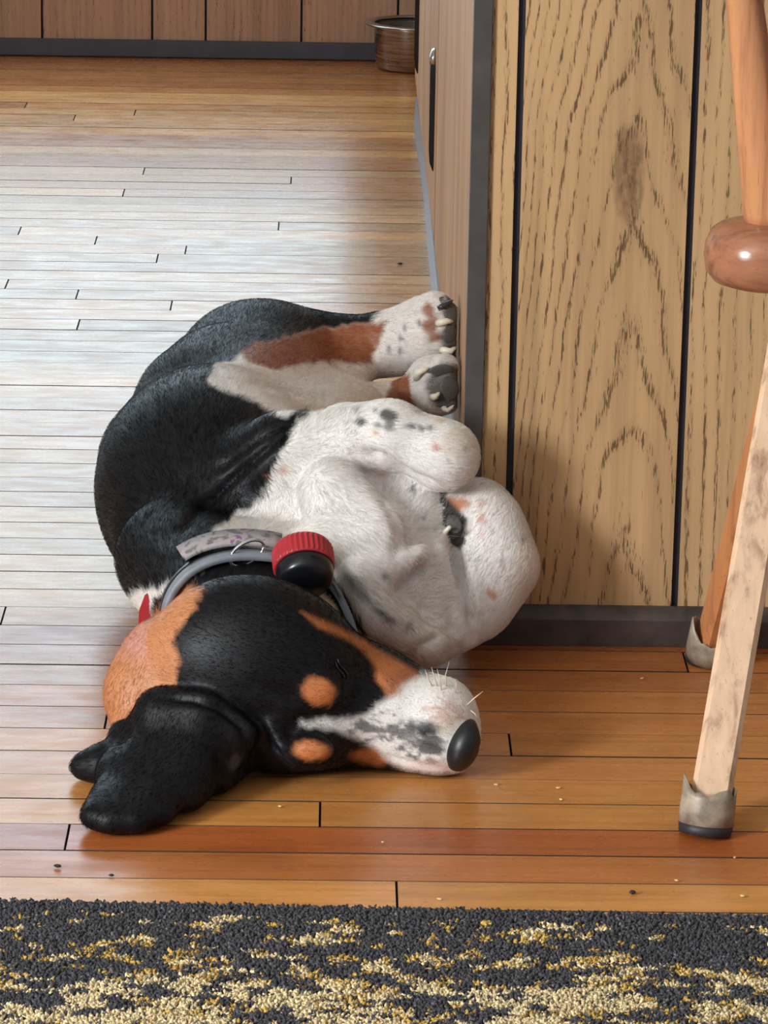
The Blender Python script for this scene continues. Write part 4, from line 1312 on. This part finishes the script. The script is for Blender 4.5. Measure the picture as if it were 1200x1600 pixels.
# ---------------------------------------------------------------- short coat: strands lying along the body
def make_fur(count):
    tri = np.concatenate([DF[:, [0, 1, 2]], DF[:, [0, 2, 3]]])
    A, B, Cc = DV[tri[:, 0]], DV[tri[:, 1]], DV[tri[:, 2]]
    nr = np.cross(B - A, Cc - A); ar = np.linalg.norm(nr, axis=1)
    nr = nr / np.maximum(ar, 1e-12)[:, None]
    mid = (A + B + Cc) / 3
    w = ar * (mid[:, 2] > 0.006)
    # the far, hidden side carries less
    w *= np.where(nr[:, 1] > 0.55, 0.25, 1.0)
    t = RNG.choice(len(tri), count, p=w / w.sum())
    r1, r2 = np.sqrt(RNG.random(count)), RNG.random(count)
    bc = np.stack([1 - r1, r1 * (1 - r2), r1 * r2], 1)
    root = A[t] * bc[:, :1] + B[t] * bc[:, 1:2] + Cc[t] * bc[:, 2:]
    # smooth vertex normals
    vn = np.zeros_like(DV)
    for c in range(3):
        for k in range(3):
            vn[:, k] += np.bincount(tri[:, c], (nr * ar[:, None])[:, k], len(DV))
    vn /= np.maximum(np.linalg.norm(vn, axis=1), 1e-12)[:, None]
    nor = vn[tri[t, 0]] * bc[:, :1] + vn[tri[t, 1]] * bc[:, 1:2] + vn[tri[t, 2]] * bc[:, 2:]
    nor /= np.maximum(np.linalg.norm(nor, axis=1), 1e-12)[:, None]
    g = DG[tri[t, 0]]
    flow = np.zeros((count, 3)); ln = np.full(count, 0.008)
    FL = {'trunk': ((0.15, 1.0, -0.25), .0090), 'shoulder': ((0.5, 0.8, -0.3), .0085), 'fold': ((0.6, 0.3, -0.7), .0100), 'fold2': ((0.6, 0.2, -0.7), .0090), 'neck': ((0.3, 0.9, 0.1), .0085),
          'head': ((-1.0, 0.35, 0.15), .0048), 'ear': ((-0.4, -0.3, -0.8), .0050), 'flap': ((-0.5, -0.4, -0.7), .0050), 'ear2': ((-1, 0, -0.1), .0050),
          'foreleg': ((1, 0, -0.2), .0060), 'foreleg2': ((0.4, 0, 0.8), .0065), 'forepaw': ((-0.6, 0, -0.7), .0050), 'hindleg': ((1, -0.1, -0.1), .0070), 'hindleg2': ((1, 0, 0), .0060)}
    for k, nme in enumerate(GNAMES):
        m = g == k; flow[m] = FL[nme][0]; ln[m] = FL[nme][1]
    px = lay(root)
    muz = (px[:, 0] > 590) & (g == GNAMES.index('head')); ln[muz] = 0.0036
    flow += RNG.normal(0, 0.22, flow.shape)
    flow -= nor * np.sum(flow * nor, axis=1)[:, None]
    flow /= np.maximum(np.linalg.norm(flow, axis=1), 1e-6)[:, None]
    ln = ln * RNG.uniform(0.6, 1.25, count)
    p0 = root - nor * 0.0005
    p1 = root + flow * (ln * 0.5)[:, None] + nor * (ln * 0.11 + 0.0001)[:, None]
    p2 = root + flow * ln[:, None] + nor * (ln * 0.09)[:, None]
    pts = np.stack([p0, p1, p2], 1)
    pts[:, :, 2] = np.maximum(pts[:, :, 2], 0.0012)
    col = paint_coat(root, g, 1.6)
    dark = col.mean(1) < 0.05
    col *= RNG.uniform(0.75, 1.2, (count, 1))
    col[dark] *= RNG.uniform(0.7, 1.1, (dark.sum(), 1))
    hc = bpy.data.hair_curves.new('fur')
    hc.add_curves([3] * count)
    hc.points.foreach_set('position', pts.astype(np.float32).ravel())
    rad = np.tile(np.array([0.00010, 0.00009, 0.00002], np.float32), count)
    ra = hc.attributes.get('radius') or hc.attributes.new('radius', 'FLOAT', 'POINT')
    ra.data.foreach_set('value', rad)
    ca = hc.attributes.new('tint', 'FLOAT_COLOR', 'CURVE')
    c4 = np.ones((count, 4), np.float32); c4[:, :3] = np.clip(col, 0.003, 1.0)
    ca.data.foreach_set('color', c4.ravel())
    return hc
t_ = NT('fur_strand')
_a = t_.n('ShaderNodeAttribute', attribute_name='tint')
_nz = t_.noise(t_.coords(), 400.0, 1.0)
M['fur'] = t_.out(t_.mix(t_.math('MULTIPLY', _nz, 0.12), _a.outputs['Color'], (0, 0, 0, 1)), 0.5, spec=0.12)
_hc = make_fur(210000)
_hc.materials.append(M['fur'])
fur = bpy.data.objects.new('fur', _hc); COL.objects.link(fur); attach(fur, dog)
fur['kind'] = 'stuff'
# ---------------------------------------------------------------- crumbs and bits on the floor
M['crumb'] = plain('pale_crumb', lin(224, 190, 130), 0.7, var=0.1, scale=300)
M['crumb_dark'] = plain('dark_crumb', lin(48, 34, 28), 0.7, var=0.1, scale=300)
def crumb(px, py, r, dark=False):
    p = W(px, py, z=0.0); rr = random.Random(px * 7 + py)
    z = 0.0006 + r * 0.5
    ax = [np.array([r * rr.uniform(0.8, 1.5), r * rr.uniform(-.4, .4), 0]), np.array([r * rr.uniform(-.4, .4), r * rr.uniform(0.7, 1.2), 0]), np.array([0, 0, r * 0.5])]
    m = MB().ellipsoid((0, 0, 0), ax, 7, 5)
    m.v = [tuple(c * rr.uniform(0.8, 1.15) if i < 2 else c for i, c in enumerate(v)) for v in m.v]
    o = m.build('crumb', M['crumb_dark' if dark else 'crumb']); o.location = (p[0], p[1], z)
    return o
for a, where in (((872, 1233), 'upper of two pale crumbs midway between dog nose and stool foot'), ((876, 1251), 'lower of two pale crumbs midway between dog nose and stool foot'),
                 ((1057, 1378), 'pale crumb near the rug edge, below the nearer stool foot'), ((1160, 1402), 'pale crumb close to the rug at the right border'),
                 ((775, 1228), 'pale crumb just below the black nose of the dog'), ((1148, 1342), 'pale crumb right beside the nearer stool foot'),
                 ((686, 1407), 'pale crumb touching the rug edge near the middle'), ((437, 1262), 'pale crumb on the board below the tan eyebrow'),
                 ((1003, 1062), 'pale crumb beside the farther stool foot cap'), ((598, 1318), 'pale crumb on the dark red board below the muzzle')):
    tag(crumb(*a, 0.0016), where, 'crumb', 'pale crumbs on the floor')
tag(crumb(988, 1398, 0.0032, True), 'dark brown scrap on the floorboard just behind the rug edge', 'crumb')
tag(crumb(625, 414, 0.0030, True), 'black speck on the far floorboards near the kick strip', 'crumb')
tag(crumb(174, 1370, 0.0018, True), 'small reddish crumb near the rug below the black ear', 'crumb')
tag(crumb(90, 1356, 0.0024, True), 'brown leaf scrap on the pale boards at lower left', 'crumb')
